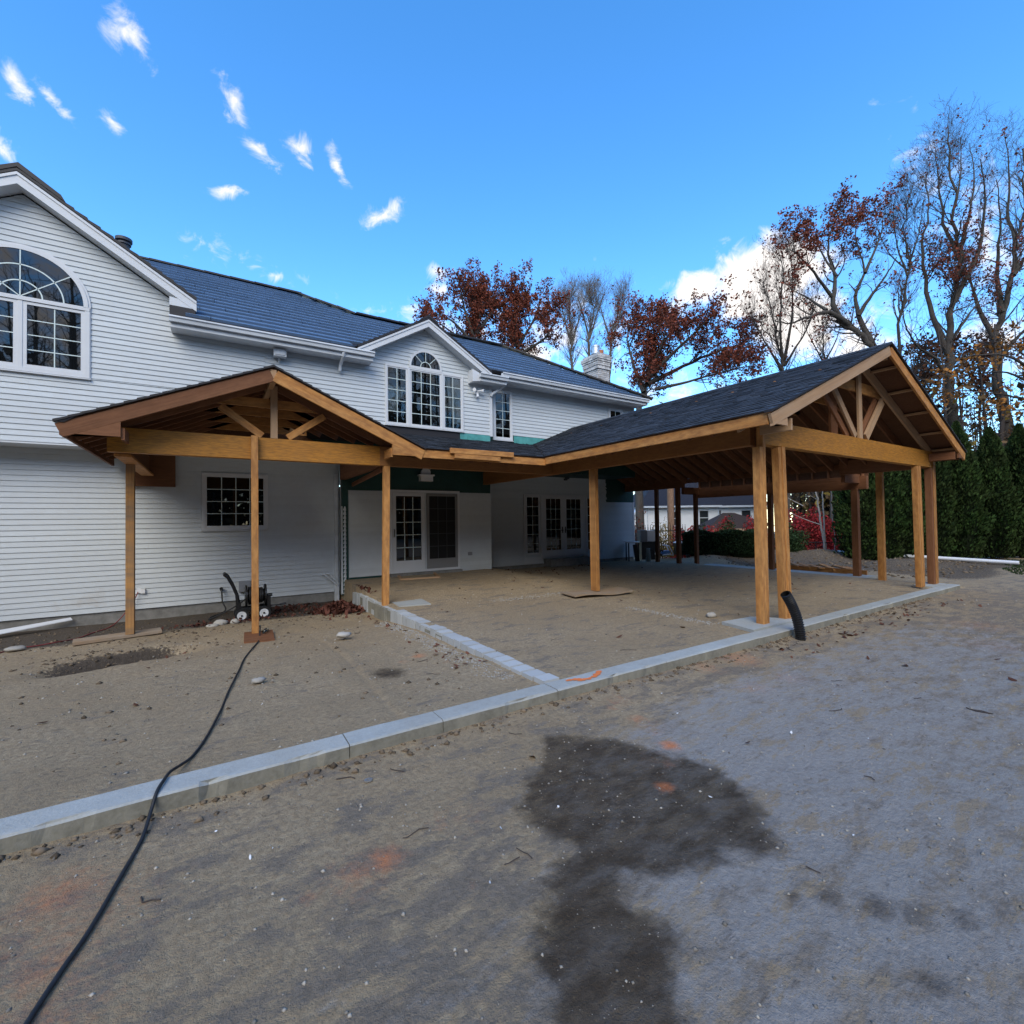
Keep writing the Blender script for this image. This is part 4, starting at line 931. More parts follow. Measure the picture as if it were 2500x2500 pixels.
# barge rafters with end returns
def barge(xc, zr_, s_, hw, y, d, ml, mr, zoff=.035):
    for sg, m in ((-1,ml),(1,mr)):
        timber('barge_board', (xc+sg*.022,y,zr_-zoff-d*.54-.022*s_), (xc+sg*hw,y,zr_-s_*hw-zoff-d*.54), .04, d, m, porch)
barge(XA, ZRA, SA, HWA, YA0, .165, 'fir_grey', 'fir')
barge(XB, ZRB, SBp, HWB, YB0, .185, 'fir_red_shaded', 'fir')  # left board in the shaded tone, right board in plain fir
for x0, x1, y, ze, m, s_ in ((6.08,6.44,YA0,ZEA,'fir_grey',SA),(13.78,13.42,YA0,ZEA,'fir_red_shaded',SA),(-1.60,-1.02,YB0,ZEB,'fir_red_shaded',SBp),(3.25,2.70,YB0,ZEB,'fir',SBp)):
    b = MB(); dx = abs(x1-x0); b.prism([(x0,y-.018,ze-.165),(x1,y-.018,ze-.165),(x1,y-.018,ze-.21+dx*s_),(x0,y-.018,ze-.20)], (0,.04,0))
    b.build('eave_return', m, porch)
for x0, x1, y0, y1, ze, m in ((6.10,6.62,3.27,3.7,ZEA,'fir_grey'),(13.3,13.76,3.27,3.7,ZEA,'fir_red_shaded'),(2.70,3.2,8.12,8.5,ZEB,'fir'),(-1.55,-1.0,8.12,8.5,ZEB,'fir_red_shaded')):
    timber('blocking', (x0 if x0 < x1 and x0 < 5 and x0 > 0 else x1 if x0 == 6.10 or x0 == -1.55 else x0, y0, ze-.12), (x0 if x0 < x1 and x0 < 5 and x0 > 0 else x1 if x0 == 6.10 or x0 == -1.55 else x0, y1, ze-.12), .04, .16, m, porch)
# lookouts between barge and first rafter
for sg in (-1,1):
    for t in (.55,1.3,2.1,2.9,3.6): timber('lookout', (XA+sg*t,YA0+.03,ZRA-SA*t-.06), (XA+sg*t,3.72,ZRA-SA*t-.06), .085, .038, 'fir_grey', porch, (0,0,1))
    for t in (.5,1.1,1.7,2.2): timber('lookout', (XB+sg*t,YB0+.03,ZRB-SBp*t-.06), (XB+sg*t,8.62,ZRB-SBp*t-.06), .085, .038, 'fir_red_shaded', porch)
# gable trusses
timber('king_post', (9.99,3.745,ZT), (9.99,3.745,4.40), .13, .045, 'fir_grey', porch, (0,1,0))
timber('king_post', (9.80,4.10,ZT), (9.80,4.10,4.0), .26, .05, 'fir_red_shaded', porch, (0,1,0))
for (a, c, y, w_, m) in (((9.76,ZT+.03),(8.98,3.86),3.735,.12,'fir_grey'),((9.62,ZT+.02),(8.72,3.80),3.80,.12,'fir_red_shaded'),((10.20,ZT+.04),(10.98,3.88),3.735,.16,'fir_grey'),((10.12,ZT+.1),(10.85,3.90),3.80,.12,'fir_red_shaded')):
    timber('brace', (a[0],y,a[1]), (c[0],y,c[1]), .04, w_, m, porch)
for y in (3.80, 4.56, 5.38, 6.2, 7.43, 9.07, 10.3): timber('collar_tie', (XA-1.28,y,4.04), (XA+1.28,y,4.04), .038, .20, 'fir', porch)
timber('king_post', (.875,8.60,ZT), (.875,8.60,3.93), .105, .06, 'fir_grey', porch, (0,1,0))
timber('brace', (.70,8.60,ZT+.03), (.12,8.60,3.52), .04, .11, 'fir', porch); timber('brace', (1.08,8.60,ZT+.03), (1.66,8.60,3.52), .04, .11, 'fir', porch)
for y in (8.72, 9.46, 10.28, 11.1): timber('collar_tie', (XB-.95,y,3.66), (XB+.95,y,3.66), .038, .15, 'fir', porch)
# knee braces under the beam
timber('brace', (2.70,8.72,2.655), (2.93,11.8,2.60), .05, .085, 'fir_red_shaded', porch); 
timber('plate', (-1.08,8.75,2.685), (-1.08,11.9,2.685), .20, .04, 'fir', porch)
b = MB(); b.box(6.60,6.66,8.60,8.72,2.74,3.05); b.build('beam_hanger', 'grey_metal', porch)

# ------------------------------------------------------------------ curb, block wall, pads
curb = thing('concrete_curb', (4, 3.4, 0), 'long poured concrete curb wall running across the yard below the posts', 'curb')
def curb_seg(x0, x1, y0, y1, z1, m=('concrete','concrete_face')):
    nx = max(2, int((x1-x0)/.05)); V = []; F = []; MI = []; b = MB()
    prof = [(0,-.12),(0,z1-.012),(.010,z1-.002),(.03,z1),(y1-y0-.02,z1),(y1-y0,z1-.01),(y1-y0,-.12)]
    for i in range(nx+1):
        x = x0+(x1-x0)*i/nx
        for j, (q, z) in enumerate(prof):
            d = .004*float(fbm(np.array([x*3.]), np.array([j*9.]), 3, 3)[0]); c = 0
            if j in (1, 2): c = max(0, float(fbm(np.array([x*4.2]), np.array([7.]), 4, 9)[0])-.10)*.12
            V.append((x, y0+q+(c if j in (1,2) else 0)+d*.5, z+d-c*.6 if j else z))
    n = len(prof)
    for i in range(nx):
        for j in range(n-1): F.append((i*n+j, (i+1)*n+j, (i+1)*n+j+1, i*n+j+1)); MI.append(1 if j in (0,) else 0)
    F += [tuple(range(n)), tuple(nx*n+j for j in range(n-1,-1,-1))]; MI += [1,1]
    b.v = V; b.f = F; b.mi = MI; b.n = len(V)
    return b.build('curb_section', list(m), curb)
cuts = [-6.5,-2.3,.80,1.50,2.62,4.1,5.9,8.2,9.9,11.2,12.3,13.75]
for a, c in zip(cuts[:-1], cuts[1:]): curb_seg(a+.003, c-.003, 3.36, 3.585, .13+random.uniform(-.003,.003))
b = MB(); b.prism([(12.95,3.59,.128),(13.75,3.59,.128),(13.75,3.95,.128),(12.95,3.95,.128)], (0,0,-.2)); b.build('pad', 'concrete', curb)
# orange paint mark on the curb top, by the wall junction
b = MB(); 
for k in range(26):
    t = k/25; x = 2.86+.42*t+random.uniform(-.02,.02); y = 3.40+.13*abs(t-.45)*1.6+random.uniform(-.012,.02); r = random.uniform(.012,.035)
    n = 7; b.add([(x+r*1.6*math.cos(6.283*i/n)*random.uniform(.6,1), y+r*math.sin(6.283*i/n)*random.uniform(.6,1), .1375+k*.00002) for i in range(n)], [tuple(range(n))])
mat('paint_orange', (.72,.19,.05), .8); b.build('paint_mark', 'paint_orange', curb)
bw = thing('block_wall', (2.72, 6, 0), 'low wall of grey concrete blocks running back from the curb to the house', 'wall')
y = 3.60; i = 0
while y < 10.7:
    L_ = .395 if y < 8 else .40; z1 = .13+random.uniform(-.012,.010)
    x0 = 2.64+random.uniform(-.012,.012); dz = random.uniform(-.006,.006)
    b = MB(); e = .008
    for s0, s1 in ((y+.006, y+L_/2-.007),(y+L_/2+.006, y+L_-.007)):
        b.hexa([(x0,s0,-.3),(x0+.2,s0,-.3),(x0+.2,s1,-.3),(x0,s1,-.3),(x0+e,s0+e,z1),(x0+.2-e,s0+e,z1+dz),(x0+.2-e,s1-e,z1+dz),(x0+e,s1-e,z1)])
        m_ = b; 
        o = b.build('block', ['block_top'], bw); b = MB(); z1 += random.uniform(-.012,.012); x0 += random.uniform(-.012,.012)
    y += L_; i += 1
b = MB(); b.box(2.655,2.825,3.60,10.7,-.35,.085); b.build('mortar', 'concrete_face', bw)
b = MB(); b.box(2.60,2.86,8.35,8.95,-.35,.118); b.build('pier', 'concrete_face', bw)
b = MB(); b.prism([(2.845,8.25,.145),(3.42,8.15,.145),(3.50,8.95,.15),(2.9,9.05,.15)], (0,0,-.08)); tag(b.build('footing_pad', 'concrete'), 'square concrete footing pad beside the block wall post', 'concrete pad')
b = MB(); b.prism([(6.15,3.595,.142),(7.35,3.595,.142),(6.95,4.10,.142),(6.28,4.15,.142)], (0,0,-.09)); tag(b.build('footing_pad', 'concrete'), 'concrete footing pad behind the curb under the corner post', 'concrete pad')
b = MB(); b.box(13.2,14.9,5.3,5.95,-.05,.06); b.box(14.25,14.85,5.96,10.5,-.05,.05); b.box(13.3,14.2,10.2,10.9,-.05,.05); tag(b.build('slab_edge', 'concrete'), 'concrete footing strip on the far side of the pavilion floor', 'concrete strip')

# ------------------------------------------------------------------ loose things on the ground
def tz(x, y, r=0): return gzz(x, y)+r
# black hose over the curb
pts = [(-1.0,.55),(-.78,1.25),(-.62,1.75),(-.52,2.2),(-.47,2.4),(-.42,2.58),(-.36,2.9),(-.31,3.15)]
P = [(x, y, tz(x,y,.012)) for x, y in pts]+[(-.285,3.31,.075),(-.265,3.385,.138),(-.24,3.5,.146),(-.215,3.62,.137),(-.17,3.78,tz(-.17,3.78,.03))]
P += [(x, y, tz(x,y,.012)) for x, y in [(-.11,3.94),(-.03,4.25),(.07,4.85),(.13,5.3),(.20,5.75),(.27,6.25),(.34,6.75),(.44,7.25),(.53,7.65),(.60,8.0),(.62,8.2)]]+[(.645,8.40,.02),(.66,8.56,.03),(.64,8.72,-.02)]
def smooth(P, n=6):
    P = [Vector(p) for p in P]; o = []
    for i in range(len(P)-1):
        p0, p1, p2, p3 = P[max(i-1,0)], P[i], P[i+1], P[min(i+2,len(P)-1)]
        for k in range(n):
            t = k/n; o.append(.5*((2*p1)+(p2-p0)*t+(2*p0-5*p1+4*p2-p3)*t*t+(3*p1-p0-3*p2+p3)*t**3))
    return o+[P[-1]]
b = MB(); b.tube(smooth(P), .0095, 10); tag(b.build('hose', 'black_rubber', smooth=True), 'black hose lying across the yard and over the curb', 'hose')
# corrugated drain pipe standing by the corner post
b = MB(); c = smooth([(6.62,3.22,-.05),(6.615,3.23,.12),(6.58,3.25,.32),(6.51,3.28,.50),(6.41,3.30,.64)], 26); n = len(c)
b.tube(c, [.060+.006*(1 if (i//2) % 2 else -1) for i in range(n)], 18, caps=False); b.tube(c, .048, 14, caps=False)
tag(b.build('drain_pipe', 'black_plastic'), 'black corrugated drain pipe sticking up beside the corner post', 'pipe')
# planks and blocks under posts
timber('plank', (-1.80,9.78,-.125), (-.72,9.95,-.115), .30, .05, 'plywood', None, (0,0,1)); tag(bpy.data.objects['plank'], 'weathered plank on the soil under the left porch post', 'plank')
b = MB(); b.prism([(.40,7.98,-.07),(.80,7.86,-.07),(.84,8.60,-.065),(.44,8.66,-.065)], (0,0,-.085)); tag(b.build('wood_block', 'fir_red_shaded'), 'short reddish wood block under the temporary stud post', 'wood block')
b = MB(); nn = 12; 
V = []; 
for i in range(nn+1):
    t = i/nn
    for q, (x, y) in enumerate(((5.95+1.33*t, 7.05-.27*t), (6.05+1.42*t, 7.62-.30*t))):
        z = .185+.02*math.sin(t*7)*(.3 if q else 1)-.012*(1-t); V += [(x,y,z),(x,y,z-.022)]
b.add(V, [(4*i,4*i+4,4*i+6,4*i+2) for i in range(nn)]+[(4*i+1,4*i+3,4*i+7,4*i+5) for i in range(nn)]+[(4*i,4*i+1,4*i+5,4*i+4) for i in range(nn)]+[(4*i+2,4*i+6,4*i+7,4*i+3) for i in range(nn)]+[(0,2,3,1),(4*nn,4*nn+1,4*nn+3,4*nn+2)])
tag(b.build('plywood_sheet', 'plywood'), 'warped plywood sheet under the post in the middle of the pavilion side', 'plywood sheet')
fm = thing('wooden_frame', (4.45, 11.5, .2), 'open wooden frame lying on the sand before the patio door', 'frame')
for a, c in (((4.05,11.75),(3.9,11.12)),((3.9,11.12),(4.85,11.02)),((4.85,11.02),(5.02,11.7))): timber('rail', (*a, tz(*a,.02)), (*c, tz(*c,.02)), .07, .04, 'fir_grey', fm)
b = MB(); b.prism([(-3.15,11.60,-.18),(-2.22,12.03,-.10),(-2.25,12.06,-.06),(-3.2,11.72,-.13)], (0,0,-.012)); tag(b.build('siding_offcut', 'trim_white'), 'loose white siding strip lying at the foot of the left wall', 'siding strip')
# red extension cord
P = smooth([(-1.24,12.03,.33),(-1.33,12.0,.12),(-1.5,11.95,-.15),(-1.62,11.6,tz(-1.62,11.6,.01)),(-1.79,11.2,tz(-1.79,11.2,.01)),(-1.93,10.75,tz(-1.93,10.75,.01)),(-2.07,10.32,tz(-2.07,10.32,.02)),(-2.27,10.18,tz(-2.27,10.18,.01)),(-2.5,10.05,tz(-2.5,10.05,.01)),(-2.6,9.7,tz(-2.6,9.7,.01)),(-2.9,9.3,tz(-2.9,9.3,.01))], 6)
b = MB(); b.tube(P, .009, 6); tag(b.build('extension_cord', 'red_cord', smooth=True), 'dark red extension cord plugged into the left wall outlet', 'cord')
# clear bottle by the wood block
b = MB(); b.tube([(.70,8.35,-.035),(.74,8.47,-.035),(.755,8.51,-.035),(.765,8.54,-.035)], [.035,.035,.018,.015], 14); tag(b.build('plastic_bottle', 'glass_clear', smooth=True), 'clear plastic bottle lying on the wood block', 'bottle')
b = MB(); b.disc((.84,3.05,tz(.84,3.05,.008)),(0,.1,1),.010,.026,.008,18); tag(b.build('metal_washer', 'metal_grey'), 'round metal washer on the sand in front of the curb', 'washer')
def rock(x, y, z, r, label, name='stone', seed=0, fl=.6):
    rn = np.random.default_rng(seed); b = MB(); n = 9; m = 6; V = []
    for j in range(m+1):
        th = math.pi*j/m
        for i in range(n):
            a = 2*math.pi*i/n; rr = r*(1+.35*(rn.random()-.5)); V.append((x+rr*math.sin(th)*math.cos(a)*1.25, y+rr*math.sin(th)*math.sin(a), z+rr*math.cos(th)*fl))
    b.add(V, [(j*n+i, j*n+(i+1)%n, (j+1)*n+(i+1)%n, (j+1)*n+i) for j in range(m) for i in range(n)])
    return tag(b.build(name, 'stone', smooth=True), label, 'stone')
rock(-2.42,9.79,-.12,.10,'flat pale stone beside the red extension cord',seed=1,fl=.35)
rock(.02,10.24,-.19,.085,'flattish stone, farthest left of the stones before the hose reel',seed=2,fl=.4)
rock(.14,10.40,-.185,.10,'angular pale stone between the other two before the hose reel',seed=3,fl=.7)
rock(.37,10.28,-.17,.06,'small round white stone nearest the temporary stud post',seed=4,fl=.9)
rock(6.62,4.55,.13,.075,'pale stone on the sand behind the corner post pad',seed=5,fl=.6)
rock(1.60,7.05,.05,.085,'whitish lump of stone in the middle of the left sand plot',seed=6,fl=.45)
rock(.40,5.46,.07,.055,'small grey stone on the sand right of the hose',seed=7,fl=.5)
# ------------------------------------------------------------------ hose reel cart
rc = thing('hose_reel_cart', (.75, 10.9, -.2), 'black wheeled hose reel cart with white wheel hubs against the left wall', 'hose reel')
for x, z in ((.51,-.165),(.905,-.15)):
    for yy in (10.86, 11.28):
        b = MB(); b.disc((x,yy,z),(0,1,0),.085,.125,.06,24); wh = b.build('wheel', 'black_rubber', rc)
        b = MB(); b.disc((x,yy-.005,z),(0,1,0),.0,.085,.04,20); b.disc((x,yy-.028,z),(0,1,0),.055,.08,.012,20); b.build('hub', 'white_plastic', wh)
        b = MB(); b.disc((x,yy-.035,z),(0,1,0),0,.018,.02,10); b.build('axle_cap', 'black_plastic', wh)
b = MB(); b.tube([(.45,10.9,.05),(.44,10.9,.22),(.36,10.9,.44),(.27,10.9,.62),(.225,10.9,.66)], .032, 10); b.tube([(.45,11.24,.05),(.44,11.24,.22),(.36,11.24,.44),(.27,11.24,.62),(.225,11.24,.66)], .032, 10); b.tube([(.225,10.9,.66),(.225,11.24,.66)], .032, 10); b.build('handle', 'black_plastic', rc)
b = MB(); b.box(.42,1.03,10.90,11.25,-.085,-.06); b.box(.42,.50,10.86,10.92,-.12,.10); b.box(.97,1.03,10.86,10.92,-.12,.18); b.box(.42,.50,11.22,11.28,-.12,.10); b.box(.97,1.03,11.22,11.28,-.12,.18); b.box(.42,1.03,10.87,10.91,-.10,-.04); b.box(.42,1.03,11.23,11.27,-.10,-.04); b.disc((1.02,10.89,.20),(1,0,0),0,.03,.08,10); b.build('frame', 'black_plastic', rc)
for x in (.60, .945): b = MB(); b.disc((x,11.07,.19),(1,0,0),.02,.22,.035,26); b.build('spool_flange', 'black_plastic', rc)
b = MB()
for r, xs in ((.12,range(10)),(.15,range(9)),(.175,range(6))):
    for k in xs: 
        x = .635+(.29/10)*(k+.5)
        pts = [(x,11.07+r*math.cos(a*.3307),.19+r*math.sin(a*.3307)) for a in range(20)]; b.tube(pts, .0145, 6, caps=False)
b.build('wound_hose', 'black_rubber', rc, smooth=True)
b = MB(); b.tube(smooth([(.19,12.0,.22),(.20,11.98,.0),(.25,11.8,-.18),(.0,11.4,-.22),(-.02,11.1,-.21),(.3,11.0,-.05),(.55,10.95,.12),(.62,10.98,.22)],8), .014, 8); b.build('leader_hose', 'black_rubber', rc, smooth=True)
b = MB(); b.tube([(1.03,10.9,-.02),(1.22,10.9,-.02)], .012, 6); b.tube([(1.2,10.9,-.02),(1.32,10.9,-.005)], .02, 8); b.build('crank', 'black_plastic', rc)

# ------------------------------------------------------------------ trees: generator
def perp_basis(t):
    a = np.where(np.abs(t[...,2:3]) < .9, np.array([0,0,1.]), np.array([1.,0,0]))
    u = np.cross(t, a); u /= np.linalg.norm(u, axis=-1, keepdims=True)+1e-9
    return u, np.cross(t, u)
def tubes(branches, sides):
    """branches: list of (pts (k,3), radii (k,)) -> vertex and quad arrays"""
    VV = []; FF = []; base = 0
    groups = {}
    for p, r in branches: groups.setdefault(len(p), []).append((p, r))
    for k, items in groups.items():
        P = np.array([i[0] for i in items]); R = np.array([i[1] for i in items]); nb = len(items)
        T = np.gradient(P, axis=1); T /= np.linalg.norm(T, axis=-1, keepdims=True)+1e-9
        u, w = perp_basis(T[:, :1].repeat(k, 1))
        u = u-T*(u*T).sum(-1, keepdims=True); u /= np.linalg.norm(u, axis=-1, keepdims=True)+1e-9; w = np.cross(T, u)
        an = np.arange(sides)*2*math.pi/sides
        V = P[:,:,None,:]+(u[:,:,None,:]*np.cos(an)[None,None,:,None]+w[:,:,None,:]*np.sin(an)[None,None,:,None])*R[:,:,None,None]
        idx = (np.arange(nb)[:,None,None]*k+np.arange(k-1)[None,:,None])*sides
        s = np.arange(sides)[None,None,:]; s2 = (s+1) % sides
        F = np.stack([idx+s, idx+s2, idx+sides+s2, idx+sides+s], -1).reshape(-1, 4)+base
        VV.append(V.reshape(-1,3)); FF.append(F); base += nb*k*sides
    return (np.concatenate(VV), np.concatenate(FF)) if VV else (np.zeros((0,3)), np.zeros((0,4),int))
def leaf_quads(C, size, rng, flat=0.0, aspect=.7, axis=None):
    n = len(C); d = rng.normal(size=(n,3)); d[:,2] *= (1-flat); d /= np.linalg.norm(d,axis=1,keepdims=True)+1e-9
    if axis is not None: d = axis/ (np.linalg.norm(axis,axis=1,keepdims=True)+1e-9)
    e = rng.normal(size=(n,3)); e -= d*(e*d).sum(1,keepdims=True); e /= np.linalg.norm(e,axis=1,keepdims=True)+1e-9
    s = size*rng.uniform(.6,1.4,(n,1))
    V = np.stack([C-d*s*.5, C+e*s*.5*aspect, C+d*s*.5, C-e*s*.5*aspect], 1).reshape(-1,3)
    return V, np.arange(4*n).reshape(n,4)
def grow(limbs, levels, rng, dens, lens, upb=.25, spread=.75, start=.25, rmin=.0045, rr=.45):
    """limbs: [(pts, r0, r1)] -> per level lists of (pts, radii). dens/lens per level"""
    out = []; cur = []
    for p, r0, r1 in limbs:
        p = np.array([list(q) for q in p], float); k = len(p); m = (k-1)*4+1; t = np.linspace(0, k-1, m)
        q = np.stack([np.interp(t, np.arange(k), p[:,c]) for c in range(3)], 1)
        for it in range(2): q[1:-1] = .5*q[1:-1]+.25*(q[:-2]+q[2:])
        L = np.linalg.norm(np.diff(q,axis=0),axis=1).sum()
        q[1:-1] += rng.normal(size=q[1:-1].shape)*L*.0035
        cur.append((q, r1*.8+(r0-r1*.8)*(1-np.linspace(0,1,m))**1.6))
    out.append(cur)
    for lv in range(levels):
        nxt = []
        for p, r in out[-1]:
            seg = np.linalg.norm(np.diff(p,axis=0),axis=1); L = seg.sum(); n = rng.poisson(L*dens[lv])+(1 if lv else 0)
            st = start if lv == 0 else .15
            for _ in range(n):
                t = rng.uniform(st, 1)**.8*(len(p)-1.001); i = int(t); f = t-i
                b = p[i]*(1-f)+p[i+1]*f; rb = r[i]*(1-f)+r[i+1]*f
                T = p[i+1]-p[i]; T /= np.linalg.norm(T)+1e-9
                d = rng.normal(size=3); d -= T*(d@T); d /= np.linalg.norm(d)+1e-9
                d = T*rng.uniform(.35,.9)+d*spread+np.array([0,0,upb]); d /= np.linalg.norm(d)
                ln = lens[lv]*rng.uniform(.45,1.15)*(1-.35*t/len(p)); k = 5 if lv < 2 else 4
                q = [b]; dd = d
                for s in range(k-1):
                    dd = dd+rng.normal(size=3)*.20+np.array([0,0,upb*.25]); dd /= np.linalg.norm(dd); q.append(q[-1]+dd*ln/(k-1))
                r0 = max(rmin, min(rb*.8, rb*rr*rng.uniform(.7,1.2), (.045,.018,.008)[lv]*rng.uniform(.7,1.2))); nxt.append((np.array(q), np.linspace(r0, max(rmin*.55, r0*.3), k)))
        out.append(nxt)
    return out
def tree(name, label, cat, base, limbs, rng_seed, levels=3, dens=(1.6,1.8,2.2), lens=(2.6,1.3,.6), leaf=None, leaf_n=2, leaf_size=.2, leaf_mat='leaf_red', bark='bark', twig='twig', group=None, upb=.25, spread=.75, start=.25, rmin=.005, kind_limbs=0):
    rng = np.random.default_rng(rng_seed)
    lv = grow(limbs, levels, rng, dens, lens, upb, spread, start, rmin)
    t = thing(name, base, label, cat, group)
    V0, F0 = tubes(lv[0], 8)
    o = np_mesh('trunk', V0, F0, bark, t, smooth=True)
    Vs, Fs, mi, b = [], [], [], 0
    for i, br in enumerate(lv[1:]):
        V, F = tubes(br, 4 if i == 0 else 3)
        if len(F): Vs.append(V); Fs.append(F+b); b += len(V); mi.append(np.zeros(len(F), int))
    if leaf:
        tips = [(p, p[-1]) for br in lv[2:] for p, r in br]
        C = []
        for p, tip in tips:
            if rng.random() < leaf(tip):
                for _ in range(leaf_n): C.append(p[rng.integers(1, len(p))]+rng.normal(size=3)*leaf_size*.6)
        if C:
            V, F = leaf_quads(np.array(C), leaf_size, rng); Vs.append(V); Fs.append(F+b); b += len(V); mi.append(np.ones(len(F), int))
    np_mesh('crown', np.concatenate(Vs), np.concatenate(Fs), [twig, leaf_mat], t, np.concatenate(mi))
    return t
def limb(D, pts, r0, r1, dj=0.0):
    n = len(pts); return ([far_pt(x, y, D+dj*i/max(1,n-1)) for i, (x, y) in enumerate(pts)], r0, r1)
def ground_pt(p): return Vector((p.x, p.y, gzz(p.x, p.y)))
def trunk_from(D, pts, r0, r1, dj=0.0):       # a trunk that starts at the ground straight below the first point
    l, a, c = limb(D, pts, r0, r1, dj); g = ground_pt(l[0]); g.z -= .2; return ([g]+l, a, c)
# --- red oaks and bare trees behind the house
def hgt(z0, z1, a=0., b_=1.): return lambda p: a+(b_-a)*float(sst(z0, z1, np.array(p[2])))
D = 31
L1 = [trunk_from(D, [(890,690),(893,640),(905,590),(890,560)], .26, .06, 1), limb(D, [(893,650),(855,605),(822,592)], .12, .04, -2), limb(D, [(898,630),(930,590),(935,555)], .13, .05, 2), limb(D, [(895,640),(875,580),(870,550)], .12, .05, -1), limb(D, [(893,660),(850,625),(815,600)], .12, .04, -1)]
tree('oak_tree', 'dense rust red oak rising behind the dormer ridge, leftmost of the red oaks', 'tree', ground_pt(L1[0][0][1]), L1, 11, leaf=hgt(11.5,14.5,.30,.9), leaf_n=9, leaf_size=.135, dens=(3.0,2.6,2.4), lens=(2.2,1.2,.6), group='oak trees behind the house')
L1 = [trunk_from(D+1, [(985,700),(975,650),(968,600),(975,560)], .28, .07, 1), limb(D+1, [(975,655),(1005,610),(1020,570)], .13, .05, 2), limb(D+1, [(977,670),(1030,640),(1050,600)], .13, .05, -1), limb(D+1, [(972,640),(950,600),(950,570)], .11, .05, 1)]
tree('oak_tree', 'rust red oak with a thin lower crown between the dormer and the bare trees', 'tree', ground_pt(L1[0][0][1]), L1, 12, leaf=hgt(11.8,14.4,.18,.9), leaf_n=9, leaf_size=.135, dens=(3.2,2.6,2.4), lens=(2.2,1.2,.6), group='oak trees behind the house')
for k, (pts, sd_, lab) in enumerate((([(1082,720),(1078,650),(1072,590),(1075,555)], 21, 'bare grey tree left of the white chimney, nearest the red oak'), ([(1112,720),(1112,640),(1118,580),(1112,550)], 22, 'bare grey tree standing right behind the white chimney'), ([(1150,730),(1152,650),(1165,590),(1170,560)], 23, 'bare grey tree between the white chimney and the wide red oak'))):
    Lk = [trunk_from(34, pts, .17, .04), limb(34, [pts[1], (pts[1][0]-16, pts[2][1]), (pts[1][0]-22, pts[3][1]+10)], .08, .03, 1), limb(34, [pts[1], (pts[1][0]+16, pts[2][1]+8), (pts[1][0]+26, pts[3][1]+6)], .08, .03, -1)]
    tree('bare_tree', lab, 'tree', ground_pt(Lk[0][0][1]), Lk, sd_, dens=(4.2,3.4,2.6), lens=(1.9,1.1,.7), upb=.42, spread=.62, leaf=lambda p: .02, leaf_n=1, leaf_size=.15, group='bare trees behind the house', twig='twig_pale', bark='bark_grey')
D = 28
L1 = [trunk_from(D, [(1205,790),(1212,745),(1222,715),(1235,660),(1232,600)], .27, .06, 1), limb(D, [(1222,715),(1265,670),(1320,620),(1350,590)], .16, .04, -2), limb(D, [(1222,725),(1290,690),(1360,660),(1410,650)], .15, .04, 1), limb(D, [(1214,740),(1195,690),(1182,640),(1190,600)], .14, .04, 2), limb(D, [(1230,690),(1262,630),(1290,585)], .12, .04, 2), limb(D, [(1235,735),(1300,720),(1370,700),(1420,690)], .11, .03, -2), limb(D, [(1225,700),(1250,650),(1262,600)], .10, .04, -2)]
tree('oak_tree', 'wide fan shaped red oak right of the chimney over the long dark roof', 'tree', ground_pt(L1[0][0][1]), L1, 31, leaf=hgt(8.8,11.8,.16,.95), leaf_n=10, leaf_size=.125, dens=(3.2,2.8,2.4), lens=(2.2,1.2,.6), upb=.12, group='oak trees behind the house')
D = 27
L1 = [trunk_from(D, [(1482,740),(1474,680),(1462,600),(1440,530)], .12, .03), limb(D, [(1478,690),(1495,600),(1496,520),(1490,480)], .10, .025, 1), limb(D, [(1476,700),(1440,640),(1415,590)], .08, .02, -1), limb(D, [(1480,690),(1525,620),(1540,560)], .08, .02, 1), limb(D, [(1478,680),(1470,600),(1478,520),(1470,475)], .08, .02, -1)]
tree('bare_tree', 'thin bare tree against the big white cloud above the pavilion roof', 'tree', ground_pt(L1[0][0][1]), L1, 41, dens=(4.0,3.2,2.4), lens=(2.0,1.1,.7), upb=.45, spread=.5, leaf=lambda p: .06, leaf_n=2, leaf_size=.16, group='bare trees behind the house')
L1 = [trunk_from(26, [(1560,720),(1555,660),(1550,600)], .08, .02), limb(26, [(1557,690),(1530,640),(1505,590)], .05, .015, 1), limb(26, [(1557,680),(1580,640),(1590,590)], .05, .015, -1)]
tree('bare_tree', 'small bare sapling just left of the leaning oak limb', 'tree', ground_pt(L1[0][0][1]), L1, 42, dens=(3.6,3.0,2.2), lens=(1.6,.9,.6), upb=.4, spread=.5, leaf=lambda p: .15, leaf_n=2, leaf_size=.15, group='bare trees behind the house')
# --- the crooked oak over the pavilion ridge
D = 24
L1 = [trunk_from(D, [(1672,760),(1662,690),(1645,650),(1612,622),(1585,605)], .26, .15), 
      limb(D, [(1600,613),(1565,585),(1525,598),(1490,612),(1462,605)], .15, .03, -2), limb(D, [(1585,605),(1570,565),(1578,520),(1560,480),(1568,430),(1590,395)], .15, .03, 1),
      limb(D, [(1648,655),(1622,605),(1610,560),(1632,515),(1618,465),(1610,420)], .16, .03, 2), limb(D, [(1620,595),(1645,555),(1672,520),(1692,485)], .11, .03, -1),
      limb(D, [(1570,560),(1535,510),(1505,480),(1490,470)], .09, .025, -2), limb(D, [(1560,585),(1520,560),(1490,545)], .08, .025, 2), limb(D, [(1632,515),(1660,450),(1668,400)], .08, .02, 1), limb(D, [(1578,520),(1545,470),(1540,440)], .07, .02, 1)]
def oakleaf(p):
    c = far_pt(1640, 610, 24); v = Vector(p)-c; r_ = v.length
    left = -(v.dot(rt)); return .03+.72*float(sst(4.0, 5.6, np.array(r_)))*float(sst(-1.0, 2.0, np.array(left+v.z*.35)))*float(sst(5.0, 3.6, np.array(left-.45*v.z)))
